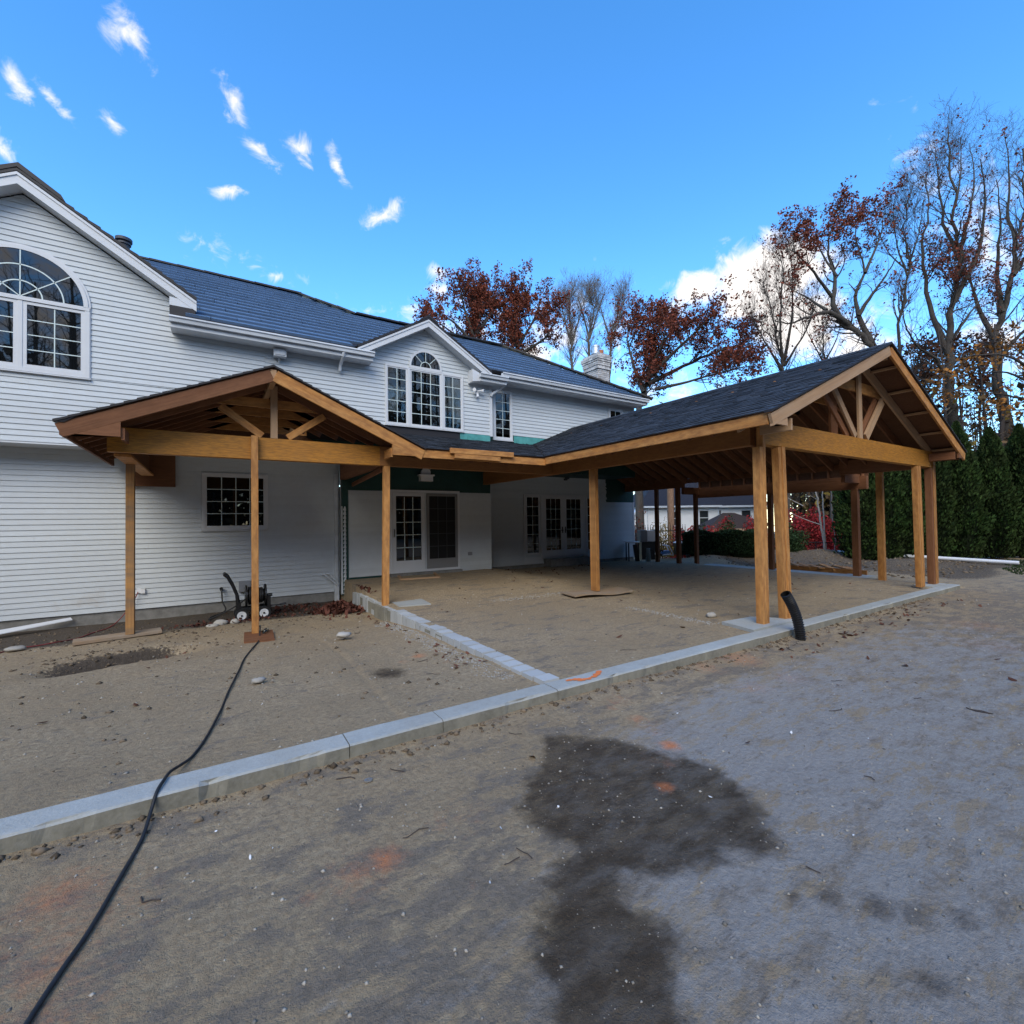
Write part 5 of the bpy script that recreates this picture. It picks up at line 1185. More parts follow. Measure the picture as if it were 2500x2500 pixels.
tree('oak_tree', 'crooked oak with a bent trunk rising over the pavilion ridge', 'tree', ground_pt(L1[0][0][1]), L1, 51, leaf=oakleaf, leaf_n=10, leaf_size=.115, dens=(3.0,2.8,2.6), lens=(1.8,1.0,.55), upb=.15)
L1 = [trunk_from(26, [(1688,700),(1700,590),(1716,500),(1704,430),(1722,350)], .12, .03), limb(26, [(1712,520),(1690,460),(1685,390)], .06, .02, 1), limb(26, [(1714,500),(1735,440),(1742,380)], .06, .02, -1), limb(26, [(1712,510),(1675,480),(1655,430)], .05, .02, 2)]
tree('bare_tree', 'straight slim tree just right of the crooked oak', 'tree', ground_pt(L1[0][0][1]), L1, 52, dens=(3.2,3.0,2.4), lens=(2.0,1.1,.7), upb=.45, spread=.5, leaf=lambda p: .05, leaf_n=2, leaf_size=.16)
D = 26
L1 = [trunk_from(D, [(1800,800),(1792,740),(1788,660),(1800,570),(1812,480),(1802,390),(1795,310),(1790,250)], .34, .04), limb(D, [(1790,670),(1752,575),(1738,480),(1752,400),(1748,330)], .16, .03, 1), limb(D, [(1800,570),(1850,470),(1862,380),(1850,300)], .15, .03, -2), limb(D, [(1792,720),(1765,675),(1728,655),(1706,610),(1700,560)], .11, .03, -2), limb(D, [(1808,490),(1780,420),(1770,340),(1765,290)], .11, .025, 2), limb(D, [(1812,470),(1832,400),(1838,320),(1830,270)], .10, .02, 2), limb(D, [(1795,640),(1830,590),(1855,560)], .10, .03, 1), limb(D, [(1802,390),(1815,320),(1812,260)], .06, .02, 1)]
topleaf = lambda p: .03+.42*float(np.exp(-((p[2]-16.0)/1.8)**2))
tree('oak_tree', 'tall oak with a forked crown, left of the two big trunks above the cedar hedge', 'tree', ground_pt(L1[0][0][1]), L1, 61, leaf=topleaf, leaf_n=8, leaf_size=.12, dens=(2.3,2.6,2.4), lens=(2.5,1.3,.7), upb=.27, spread=.7)
D = 27
L1 = [trunk_from(D, [(1897,810),(1885,740),(1880,660),(1890,590),(1912,520),(1922,440),(1935,360),(1930,280)], .36, .05), limb(D, [(1884,650),(1848,590),(1832,530),(1815,500)], .17, .04, 1), limb(D, [(1890,590),(1880,500),(1890,420),(1880,340)], .15, .03, 2), limb(D, [(1882,680),(1925,630),(1960,600)], .15, .04, -1), limb(D, [(1918,470),(1900,400),(1905,320),(1895,250)], .11, .025, 1), limb(D, [(1912,520),(1950,460),(1975,400)], .12, .03, 1)]
tree('oak_tree', 'tall dark oak at the right edge above the cedar hedge', 'tree', ground_pt(L1[0][0][1]), L1, 62, leaf=topleaf, leaf_n=8, leaf_size=.12, dens=(2.3,2.6,2.4), lens=(2.5,1.3,.7), upb=.27, spread=.7)
# orange beech with low spreading branches
D = 22
L1 = [trunk_from(D, [(1960,800),(1958,740),(1955,690)], .16, .06), limb(D, [(1958,730),(1900,700),(1840,705),(1785,712)], .07, .02, 1), limb(D, [(1956,700),(1895,668),(1835,670),(1780,690)], .07, .02, -1), limb(D, [(1957,760),(1900,745),(1850,740),(1800,735)], .07, .02, 1), limb(D, [(1955,690),(1915,655),(1885,645)], .06, .02, 2), limb(D, [(1957,770),(1910,775),(1860,768)], .05, .02, -1)]
tree('beech_tree', 'beech with low branches of golden orange leaves at the right edge', 'tree', ground_pt(L1[0][0][1]), L1, 63, leaf=lambda p: .75, leaf_n=4, leaf_size=.15, leaf_mat='leaf_orange', dens=(2.4,2.6,2.4), lens=(1.2,.7,.4), upb=.0, spread=.6, start=.1, rmin=.008)
L1 = [trunk_from(29, [(1745,800),(1742,740),(1748,690),(1760,660)], .10, .03), limb(29, [(1744,720),(1765,690),(1790,680)], .06, .02), limb(29, [(1744,720),(1725,690),(1722,665)], .06, .02)]
tree('oak_tree', 'young rust brown oak right behind the pavilion gable', 'tree', ground_pt(L1[0][0][1]), L1, 64, leaf=lambda p: .8, leaf_n=4, leaf_size=.20, leaf_mat='leaf_rust', dens=(3,2.6,2.2), lens=(1.5,.9,.5), upb=.1)
L1 = [trunk_from(31, [(1850,800),(1850,720),(1855,660)], .12, .03), limb(31, [(1850,740),(1820,690),(1805,660)], .07, .02), limb(31, [(1850,730),(1885,690),(1900,660)], .07, .02)]
tree('oak_tree', 'rust brown oak between the two big trunks above the cedar hedge', 'tree', ground_pt(L1[0][0][1]), L1, 65, leaf=lambda p: .7, leaf_n=4, leaf_size=.20, leaf_mat='leaf_rust', dens=(3,2.6,2.2), lens=(1.7,1.0,.5), upb=.1)
# pale birch stems seen through the pavilion
def Vp(x, y): return ((1700+.20704*x)*1932/2500, (1150+.20704*y)*1932/2500)
D = 19
L1 = [trunk_from(D, [Vp(1540,1020),Vp(1500,830),Vp(1465,620),Vp(1440,400),Vp(1415,250),Vp(1390,50),Vp(1380,-150)], .060, .03), trunk_from(D+.15, [Vp(1535,1020),Vp(1512,700),Vp(1500,450),Vp(1490,240),Vp(1485,0)], .045, .025), limb(D, [Vp(1455,630),Vp(1250,560),Vp(1100,485)], .022, .008, .5), limb(D, [Vp(1425,340),Vp(1350,290),Vp(1280,300)], .02, .008, -.5), limb(D, [Vp(1260,410),Vp(1160,360),Vp(1080,315)], .018, .008, .5)]
tree('birch_tree', 'pale twin stemmed birch seen through the right pavilion', 'tree', ground_pt(L1[0][0][1]), L1, 71, levels=2, dens=(.7,1.5), lens=(.9,.5), bark='bark_pale', rmin=.005)
L1 = [trunk_from(D+.5, [Vp(1630,1020),Vp(1640,850),Vp(1610,600),Vp(1590,280),Vp(1585,0)], .022, .012), limb(D+.5, [Vp(1640,860),Vp(1665,750),Vp(1690,640)], .014, .006)]
tree('birch_tree', 'thin pale sapling right of the twin stemmed birch', 'tree', ground_pt(L1[0][0][1]), L1, 72, levels=2, dens=(.8,1.5), lens=(.8,.4), bark='bark_pale', rmin=.005)
L1 = [trunk_from(32, [Vp(1225,600),Vp(1220,430),Vp(1212,260),Vp(1205,0)], .16, .12)]
tree('pine_tree', 'dark straight trunk standing behind the birch', 'tree', ground_pt(L1[0][0][1]), L1, 73, levels=2, dens=(1.0,2.0), lens=(1.6,.8), start=.4)

# ------------------------------------------------------------------ clipped and leafy shrubs
def leafy(name, pts_fn, n, size, m, parent, seed, axis_fn=None, flat=0., aspect=.7):
    rng = np.random.default_rng(seed); C, A = pts_fn(n, rng)
    V, F = leaf_quads(C, size, rng, flat, aspect, A); return np_mesh(name, V, F, m, parent)
# arborvitae: upward fans of scale foliage over a dark core
def cedar_pts(h, r, n, rng):
    z = rng.random(n)**.8*h; prof = np.interp(z/h, [0,.06,.22,.5,.75,.9,1], [.70,.88,1,.86,.56,.28,.03])*r
    a = rng.random(n)*6.283; lump = 1+.20*np.sin(a*5+z*2.2+1.3*np.sin(z*3))+.12*np.sin(a*9-z*4)+.12*(vnoise(a*3+20, z*2.2+30, 4)-.5)*2
    q = prof*lump*(1-.34*rng.random(n)**1.5)*np.where(z < .9, .55+.5*rng.random(n), 1)
    C = np.stack([q*np.cos(a), q*np.sin(a), z+.05], 1)
    out = np.stack([np.cos(a)*.75, np.sin(a)*.75, np.full(n, 1.)], 1)+rng.normal(size=(n,3))*.38
    return C, out
cedar_meshes = []
for v in range(3):
    rng = np.random.default_rng(100+v); C, A = cedar_pts(5.0, .74, 15000, rng); Vq, Fq = leaf_quads(C, .135, rng, 0, .42, A)
    cedar_meshes.append((Vq, Fq))
cedar_xy = [(20.3,7.75,.97,0),(20.95,7.3,.99,1),(21.65,6.9,.98,2),(22.75,6.3,1.0,0),(23.6,5.75,1.02,1),(24.7,5.1,.98,2),(25.7,4.5,1.0,0)]
ced_lab = ['cedar at the far left end of the evergreen row, seen inside the pavilion','second cedar from the left of the evergreen row, seen inside the pavilion','third cedar from the left, behind the leaning right hand posts','cedar just right of the pavilion corner posts, half hidden by the eave','tall pointed cedar standing clear of the pavilion eave','pointed cedar near the right edge of the photo','cedar at the right edge, cut by the frame']
ced_data = []
for i, (x, y, s_, v) in enumerate(cedar_xy):
    z0 = gzz(x, y)-.02; t = thing('cedar_tree', (x, y, z0), ced_lab[i], 'tree', 'cedar hedge trees in a row')
    if i < 3:
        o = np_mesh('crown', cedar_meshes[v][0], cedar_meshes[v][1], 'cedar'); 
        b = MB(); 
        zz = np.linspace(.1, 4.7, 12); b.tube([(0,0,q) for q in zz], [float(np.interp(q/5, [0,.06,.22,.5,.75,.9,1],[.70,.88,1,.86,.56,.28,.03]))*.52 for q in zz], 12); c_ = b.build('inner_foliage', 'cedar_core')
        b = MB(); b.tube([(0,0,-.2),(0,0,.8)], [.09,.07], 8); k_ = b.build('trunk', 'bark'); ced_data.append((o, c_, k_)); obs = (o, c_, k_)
    else:
        obs = [q.copy() for q in ced_data[v]]
        for q in obs: COL.objects.link(q)
    for q in obs: q.parent = t; q.matrix_parent_inverse = Matrix.Identity(4)
    t.scale = (s_*random.uniform(.94,1.04),)*2+(s_,); t.rotation_euler = (0,0,random.random()*6)
    t.location.z = z0
def blob_shrub(name, label, cat, c, rx, ry, h, n, size, m, seed, group=None, stems=True, shape=1.0):
    rng = np.random.default_rng(seed); t = thing(name, (c[0], c[1], gzz(*c)), label, cat, group); z0 = gzz(*c)
    d = rng.normal(size=(n,3)); d[:,2] = np.abs(d[:,2]); d /= np.linalg.norm(d,axis=1,keepdims=True); q = rng.random(n)**.45
    lump = 1+.22*np.sin(d[:,0]*6+seed)*np.cos(d[:,1]*5+seed*2)+.15*np.sin(d[:,2]*9+seed)
    C = np.stack([c[0]+d[:,0]*rx*q*lump, c[1]+d[:,1]*ry*q*lump, z0+.08+(d[:,2]**shape)*h*q*lump], 1)
    V, F = leaf_quads(C, size, rng); np_mesh('foliage', V, F, m, t)
    b = MB()
    for k in range(7):
        a = rng.random()*6.28; e = Vector((c[0]+rx*.6*math.cos(a), c[1]+ry*.6*math.sin(a), z0+h*.75)); b.tube([(c[0]+.1*math.cos(a),c[1]+.1*math.sin(a),z0-.1), (Vector((c[0],c[1],z0+h*.3))*.6+e*.4), e], [.02,.014,.006], 5)
    b.build('stems', 'twig', t); return t
def fp2(x, y, D): q = far_pt(*Vp(x, y), D); return (q.x, q.y)
mat('shrub_red', (.29,.016,.024), .8, .2, [(1.5,.6,(.19,.015,.018)), (.7,.35,(.12,.05,.02))], island=.5)
for x, D_, rx, ry, h, n, sd_, lab in ((120,25,1.3,.8,1.45,6000,80,'crimson burning bush at the left foot of the dark hipped shed roof'),(330,25.5,1.5,.9,1.95,8000,81,'crimson burning bush in front of the dark hipped shed roof'),(640,25,1.5,.9,1.9,9000,86,'crimson burning bush at the right foot of the dark hipped shed roof'),
        (1310,24,1.5,1.0,2.35,10000,82,'crimson burning bush left of the pale twin birch'),(1640,24.5,1.6,1.0,2.35,10000,84,'crimson burning bush right of the pale twin birch'),(2050,25,1.3,1.0,1.8,6000,85,'crimson burning bush half hidden by the first cedar'),(-120,21,1.0,.6,1.35,4000,83,'low crimson shrub at the left end, beside the iron fence')):
    blob_shrub('red_shrub', lab, 'shrub', fp2(x, 700, D_), rx, ry, h, n, .10, 'shrub_red', sd_, 'crimson shrubs behind the yard')
blob_shrub('green_shrub', 'rounded dark green shrub between the leaning posts and the birch', 'shrub', (19.4,9.75), .62, .6, 1.05, 5000, .07, 'shrub_green', 85)
blob_shrub('green_shrub', 'small bushy conifer above the left clipped hedge', 'shrub', (17.3,12.2), .5, .5, 1.15, 3000, .07, 'shrub_green', 86, shape=.8)
blob_shrub('green_shrub', 'small bushy conifer above the right clipped hedge', 'shrub', (18.2,11.6), .55, .5, 1.15, 3000, .07, 'shrub_green', 87, shape=.8)
blob_shrub('tall_shrub', 'olive brown shrub with a few bare tips by the iron fence', 'shrub', (16.2,13.4), .7, .5, 1.35, 1600, .07, 'brush_yellow', 88)
blob_shrub('tall_shrub', 'thin shrub with dark red leaves in front of the neighbouring white house', 'shrub', (15.2,13.9), .5, .5, 1.8, 420, .09, 'leaf_red', 89, shape=.5)
def box_hedge(c, lx, ly, h, ang, label, seed):
    rng = np.random.default_rng(seed); z0 = gzz(*c); t = thing('clipped_hedge', (c[0],c[1],z0), label, 'hedge', 'clipped hedges behind the pavilion')
    n = 9000; u = rng.uniform(-1,1,n); v = rng.uniform(-1,1,n); w_ = rng.uniform(0,1,n); f = rng.integers(0,3,n)
    u = np.where(f == 0, np.sign(u)*(1-.08*rng.random(n)), u); v = np.where(f == 1, np.sign(v)*(1-.1*rng.random(n)), v); w_ = np.where(f == 2, 1-.1*rng.random(n), w_)
    w_ = w_*(1+.07*np.sin(u*4+seed)); x = u*lx/2; y = v*ly/2; ca, sa = math.cos(ang), math.sin(ang)
    C = np.stack([c[0]+x*ca-y*sa, c[1]+x*sa+y*ca, z0+.05+w_*h], 1); V, F = leaf_quads(C, .06, rng); np_mesh('foliage', V, F, 'boxwood', t)
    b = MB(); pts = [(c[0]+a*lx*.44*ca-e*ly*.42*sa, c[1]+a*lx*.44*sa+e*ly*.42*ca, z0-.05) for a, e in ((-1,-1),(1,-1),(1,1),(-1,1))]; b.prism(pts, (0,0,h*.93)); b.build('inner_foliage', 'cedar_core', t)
VA = math.atan2(rt.y, rt.x)
box_hedge((16.0,11.15), 1.55, .9, .80, VA, 'left clipped dark hedge behind the pavilion floor', 91); box_hedge((17.15,10.4), 1.15, .9, .86, VA, 'right clipped dark hedge behind the corner post', 92)

# ------------------------------------------------------------------ woods (masses)
def woods(name, label_kind, boxes, seed, n_trunk, n_brush, hmin, hmax, brush_h, size, mats, low=2.0):
    rng = np.random.default_rng(seed); br = []; C = []
    for _ in range(n_trunk):
        bx = boxes[rng.integers(len(boxes))]; x = rng.uniform(bx[0],bx[1]); y = rng.uniform(bx[2],bx[3]); z = gzz(x,y)-.2; h = rng.uniform(hmin,hmax); r = h*.011*rng.uniform(.6,1.5)
        q = np.stack([x+np.cumsum(rng.normal(size=7))*.10, y+np.cumsum(rng.normal(size=7))*.10, z+np.linspace(0,h,7)], 1); br.append((q, np.linspace(r, r*.2, 7)))
    lv = [br]
    for l, (dn, ln) in enumerate(((1.1,2.6),(1.5,1.3))):
        nx = []
        for p, r in lv[-1]:
            L_ = np.linalg.norm(p[-1]-p[0]); n = rng.poisson(L_*dn)
            for _ in range(n):
                t = rng.uniform(.3,1)*(len(p)-1.001); i = int(t); b0 = p[i]+(p[i+1]-p[i])*(t-i); d = rng.normal(size=3); d[2] = abs(d[2])*.9+.3; d /= np.linalg.norm(d); k = 4
                dd = d; q = [b0]
                for s in range(k-1): dd = dd+rng.normal(size=3)*.2+np.array([0,0,.08]); dd /= np.linalg.norm(dd); q.append(q[-1]+dd*ln*rng.uniform(.6,1.1)/(k-1))
                r0 = max(.014, r[i]*.45); nx.append((np.array(q), np.linspace(r0, .010, k)))
        lv.append(nx)
    Vs, Fs, mi, b0 = [], [], [], 0
    for i, l in enumerate(lv):
        V, F = tubes(l, (6,3,3)[i]); Vs.append(V); Fs.append(F+b0); b0 += len(V); mi.append(np.zeros(len(F), int))
    bi = rng.integers(len(boxes), size=n_brush); B = np.array(boxes)[bi]
    x = rng.uniform(B[:,0],B[:,1]); y = rng.uniform(B[:,2],B[:,3]); z = gz(x,y)+rng.random(n_brush)**low*brush_h*(.55+.9*vnoise(x*.35+9,y*.35+9,3))
    V, F = leaf_quads(np.stack([x,y,z],1), size, rng, 0, .5); Vs.append(V); Fs.append(F+b0); mi.append(1+(rng.random(len(F)) < .22).astype(int))
    o = np_mesh(name, np.concatenate(Vs), np.concatenate(Fs), mats, None, np.concatenate(mi)); tag(o, kind='stuff'); return o
tag(woods('distant_woods', '', [(31,44,9,14.5),(32,42,12,16.6),(32,42,12,16.6),(32,44,10,16.6),(34,46,13,18),(31,52,4,11),(38,62,-8,6),(48,66,14,22),(40,64,34,48),(20,44,37,52),(20,44,37,52)], 201, 290, 62000, 6, 13, 8.0, .40, ['twig','brush','brush_yellow']), 'brown autumn woods filling the background beyond the yard', 'woods')  # stands behind the house are mostly hidden, added to block low sky
tag(woods('woods', '', [(-38,48,-34,-20),(-30,40,-30,-20),(-42,-20,-22,26),(28,50,-22,-4)], 202, 210, 85000, 14, 22, 12, .95, ['bark','cedar_core','brush'], 1.1), 'bare woods across the yard, mirrored in the windows, brush thickened to block low sky', 'woods')  # seen only mirrored; brush thickened and west stand added to block low sky

# ------------------------------------------------------------------ neighbouring house, shed
nb = thing('neighbour_house', (38, 26, -1), 'white neighbouring house with dark hipped roof behind the red shrubs', 'house')
O_ = Vector((39.97,24.24,0)); U_ = Vector((-.842,.54,0)); W_ = Vector((.54,.842,0))
def nbp(u, w_, z): return O_+U_*u+W_*w_+Vector((0,0,z))
def nbbox(b, u0, u1, w0, w1, z0, z1): b.hexa([nbp(u0,w0,z0),nbp(u1,w0,z0),nbp(u1,w1,z0),nbp(u0,w1,z0),nbp(u0,w0,z1),nbp(u1,w0,z1),nbp(u1,w1,z1),nbp(u0,w1,z1)])
ZE = 2.75
b = MB(); nbbox(b, 2.1, 8.9, 0, 8, -2.5, ZE); b.build('wall', 'house_paint', nb)
b = MB(); b.prism([nbp(8.9,.003,-2.5),nbp(13,.003,-2.5),nbp(13,.003,-.5),nbp(11.1,.003,.75),nbp(8.9,.003,2.45)], W_*7.9); b.build('wall', 'house_paint', nb)
b = MB(); nbbox(b, -3.0, 2.097, 1.6, 8, -2.5, ZE); b.build('wall', 'house_paint', nb)
b = MB(); z1 = 6.2
P = [nbp(-3.5,1.3,ZE),nbp(-3.5,8.4,ZE),nbp(9.3,8.4,ZE),nbp(9.3,-.4,ZE),nbp(2.0,-.4,ZE),nbp(2.0,1.3,ZE),nbp(6.0,3.8,z1),nbp(-.5,4.4,z1)]
b.add(P, [(3,4,6),(4,5,7,6),(5,0,7),(0,1,7),(1,2,6,7),(2,3,6)]); b.build('roof', 'dark_shingle', nb)
b = MB(); b.prism([nbp(8.9,-.35,2.60),nbp(11.2,-.35,.80),nbp(13.4,-.35,-.7),nbp(13.4,-.35,-.5),nbp(11.3,-.35,1.0),nbp(8.9,-.35,2.78)], W_*8); b.build('roof', 'house_paint', nb)
b = MB(); nbbox(b, 1.95, 9.35, -.55, -.40, ZE-.13, ZE+.03); nbbox(b, -3.5, 1.95, 1.15, 1.30, ZE-.13, ZE+.03); b.build('gutter', 'gutter_white', nb)
b = MB(); nbbox(b, 2.02, 2.09, -.09, -.01, -1, ZE-.1); b.build('downspout', 'gutter_white', nb); b = MB(); nbbox(b, 8.4, 8.47, -.09, -.01, -1, ZE-.1); b.build('downspout', 'gutter_white', nb)
for u0, u1, wv, za, zb in ((5.55,6.3,0,1.05,2.25),(3.0,3.75,0,1.05,2.3),(1.15,1.75,1.6,.95,2.35),(-1.6,-.8,1.6,.9,2.3)):
    b = MB(); 
    for q in ((u0-.08,u0,za-.08,zb+.08),(u1,u1+.08,za-.08,zb+.08),(u0,u1,zb,zb+.08),(u0,u1,za-.08,za),(u0,u1,(za+zb)/2-.03,(za+zb)/2+.03)): nbbox(b, q[0], q[1], wv-.05, wv+.02, q[2], q[3])
    wn = b.build('window', 'trim_white', nb); b = MB(); nbbox(b, u0, u1, wv-.02, wv-.005, za, zb); b.build('pane', 'window_dark', wn)
sh = thing('garden_shed', (28.5, 17.3, -.5), 'low garden shed with a dark hipped roof behind the red shrubs', 'shed')
gl_, ga, gb, gr = far_pt(*Vp(130,700),30), far_pt(*Vp(395,490),30.5), far_pt(*Vp(535,490),30.5), far_pt(*Vp(940,645),30)
bk = Vector((fw.x,fw.y,0)).normalized()
b = MB(); P = [gl_, gr, gr+bk*3.0, gl_+bk*3.0, ga+bk*1.0, gb+bk*1.0]; b.add(P, [(0,1,5,4),(1,2,5),(2,3,4,5),(3,0,4)]); b.build('roof', 'brown_shingle', sh)
b = MB(); a1, a2 = gl_.lerp(gr,.08), gl_.lerp(gr,.92); b.prism([(a1.x,a1.y,-1.2),(a2.x,a2.y,-1.2),(a2.x+bk.x*2.7,a2.y+bk.y*2.7,-1.2),(a1.x+bk.x*2.7,a1.y+bk.y*2.7,-1.2)], (0,0,2.15)); b.build('wall', 'plywood', sh)

# ------------------------------------------------------------------ fences, yard clutter behind the pavilion
fe = thing('iron_fence', (14.6, 14.2, 0), 'black iron picket fence behind the house corner', 'fence')
p0, p1 = Vector((13.6,14.4,0)), Vector((17.6,13.3,0)); n = 34
for k in range(n):
    p = p0.lerp(p1, k/(n-1)); b = MB(); b.obox((p.x,p.y,.05), (p.x,p.y,1.30), .022, .022); b.obox((p.x,p.y,1.30),(p.x,p.y,1.40),.012,.012); b.build('picket', 'iron', fe)
for z in (.25,1.12): b = MB(); b.obox((p0.x,p0.y,z),(p1.x,p1.y,z),.03,.035); b.build('rail', 'iron', fe)
cf = thing('wire_fence', (21, 9, 0), 'low wire mesh fence with a dark top rail before the red shrubs', 'fence')
a, c = Vector((17.0,13.0,0)), Vector((24.6,5.9,0)); n = 6; 
pts = [a.lerp(c,k/n) for k in range(n+1)]; zt = .60
for p in pts: b = MB(); b.tube([(p.x,p.y,gzz(p.x,p.y)-.3),(p.x,p.y,zt+.03)], .022, 6); b.build('fence_post', 'iron', cf)
b = MB(); b.tube([(p.x,p.y,zt) for p in pts], .018, 6); b.build('rail', 'iron', cf)
b = MB(); Lf = (c-a).length; m = int(Lf/.12)
for k in range(m):
    for sg in (1,-1):
        u0 = k*.12; u1 = u0+sg*.55
        if 0 <= u1 <= Lf: p, q = a.lerp(c,u0/Lf), a.lerp(c,u1/Lf); b.obox((p.x,p.y,.02),(q.x,q.y,zt),.003,.003)
tag(b.build('wire_mesh', 'iron', cf), kind='stuff')
b = MB(); P0, P1 = Vector((21.2,9.6,.24)), Vector((21.5,3.85,.10)); b.tube([P0.lerp(P1,k/10) for k in range(11)], .062, 14, caps=False); b.tube([P0.lerp(P1,k/10) for k in range(11)], .054, 14, caps=False); tag(b.build('white_pipe', 'white_plastic', smooth=True), 'long white plastic pipe lying before the cedars', 'pipe')
# lumber on the soil behind the far footing
for k in range(7):
    t = k/6; x, y = 14.95+.35*math.sin(k*1.7)*.2+.25, 5.9+2.0*t; timber('lumber_board' , (x-.15,y-.25,.12+.03*(k%2)), (x+.55,y+.45,.15+.02*(k%3)), .14, .038, 'fir', None)
labs = ['nearest short board','second board','third board','fourth board','fifth board','sixth board','farthest board']
bs = [o for o in bpy.data.objects if o.name.startswith('lumber_board')]
for k, o in enumerate(sorted(bs, key=lambda q: q.name)): tag(o, labs[k]+' from the right in the row of lumber behind the far footing', 'board', 'loose boards behind the pavilion')
timber('lumber_board', (15.0,5.55,.10), (15.15,8.3,.10), .04, .14, 'fir', None); tag(bpy.data.objects['lumber_board.007'], 'long board on edge carrying the row of short boards', 'board')
# things beside the house corner
ac = thing('heat_pump', (14.6,13.0,0), 'grey heat pump cabinet standing beyond the house corner', 'heat pump')
c0 = far_pt(735*.15528*1932/2500+1450*1932/2500, (1150+.15528*1200)*1932/2500, 19.0); r2 = Vector((rt.x,rt.y,0)).normalized()
def rbox(b, c, w0, w1, d0, d1, z0, z1): b.hexa([c+r2*u+bk*d+Vector((0,0,z-c.z)) for z in (z0,z1) for u, d in ((w0,d0),(w1,d0),(w1,d1),(w0,d1))])
b = MB(); rbox(b, c0, 0, .27, 0, .5, .72, 1.20); b.build('cabinet', 'grey_dark', ac)
b = MB(); rbox(b, c0, .275, .62, -.01, .45, .74, 1.18); b.build('panel', 'grey_metal', ac)
b = MB(); rbox(b, c0, .05, .60, .05, .5, -.1, .72); rbox(b, c0, .62, .80, .1, .4, .3, 1.22); b.build('base', 'black_plastic', ac)
c1 = far_pt((1450+.15528*640)*1932/2500, (1150+.15528*1440)*1932/2500, 17.6)
ta = thing('side_table', c1, 'small table with a pale top half hidden by the house corner', 'table')
b = MB(); rbox(b, c1, -.25, .22, 0, .5, .76, .80); b.build('table_top', 'white_plastic', ta)
for u, d in ((-.2,.05),(.17,.05),(-.2,.45),(.17,.45)): b = MB(); rbox(b, c1, u-.02, u+.02, d-.02, d+.02, -.05, .76); b.build('leg', 'black_plastic', ta)
b = MB(); p = c1+r2*.12; b.obox((p.x,p.y,.02), (p.x-.10*r2.x,p.y-.10*r2.y,.70), .16, .05, (fw.x,fw.y,0)); tag(b.build('leaning_board', 'black_plastic'), 'black board leaning by the small pale topped table', 'board')
p = far_pt((1450+.15528*858)*1932/2500, (1150+.15528*1430)*1932/2500, 17.4); b = MB(); z0 = p.z
b.tube([(p.x,p.y,z0),(p.x,p.y,z0+.5),(p.x,p.y,z0+.505)], [.10,.06,.075], 16); tag(b.build('metal_planter', 'metal_grey', smooth=True), 'tapered grey metal stand between the table and the heat pump', 'stand')
p = far_pt((1450+.15528*1160)*1932/2500, (1150+.15528*1335)*1932/2500, 18.5); wb = thing('hand_cart', p, 'pale tube framed hand cart with a blue tray between two posts', 'cart')
def q_(u, d, z): return p+r2*u+bk*d+Vector((0,0,z))
for d in (0,.35): b = MB(); b.tube([q_(-.10,d,.42),q_(.05,d,.40),q_(.12,d,.28),q_(.20,d,.10),q_(.22,d,.02)], .022, 8); b.tube([q_(-.2,d,.03),q_(.05,d,.06),q_(.22,d,.02)], .022, 8); b.build('tube_frame', 'white_plastic', wb)
b = MB(); b.prism([q_(-.18,0,.08),q_(.14,0,.10),q_(.08,0,.2),q_(-.12,0,.2)], bk*.35); b.build('tray', 'blue_tarp', wb)
b = MB(); b.disc(q_(-.2,.17,.12), bk, .06, .12, .05, 18); b.build('wheel', 'black_rubber', wb)
p = far_pt((1450+.15528*1330)*1932/2500, (1150+.15528*1330)*1932/2500, 18.8); gr_ = thing('grill', p, 'black grill under a pale lid beside the clipped hedge', 'grill')
b = MB(); rbox(b, p, -.02, .55, 0, .5, p.z+.02, p.z+.50); b.build('body', 'black_plastic', gr_)
b = MB(); P = [p+r2*u+bk*d+Vector((0,0,.5+h)) for u, d, h in ((-.05,-.03,0),(.6,-.03,0),(.6,.53,0),(-.05,.53,0),(.05,.1,.07),(.5,.1,.07),(.5,.4,.07),(.05,.4,.07))]; b.hexa(P); b.build('lid', 'gutter_white', gr_)
p = far_pt((1450+.15528*1500)*1932/2500, (1150+.15528*1430)*1932/2500, 17.6); b = MB(); b.obox(p, p+Vector((-.06*r2.x,-.06*r2.y,.27)), .13, .04, (fw.x,fw.y,0)); tag(b.build('black_board', 'black_plastic'), 'small black board leaning at the foot of the third far post', 'board')
p = far_pt((1450+.15528*1215)*1932/2500, (1150+.15528*1000)*1932/2500, 22); b = MB(); n = 12; g = gzz(p.x,p.y)-.2
b.tube([(p.x,p.y,g+(6.0-g)*k/n) for k in range(n+1)], .155, 10); mat('pole_bark', (.24,.15,.10), .95, .1, [(7,.7,(.14,.085,.06),(2,2,.7)), (20,.4,(.33,.22,.15))], bump=(14,.03)); tag(b.build('tree_stem', 'pole_bark', smooth=True), 'straight light brown trunk before the neighbouring white house', 'tree trunk')

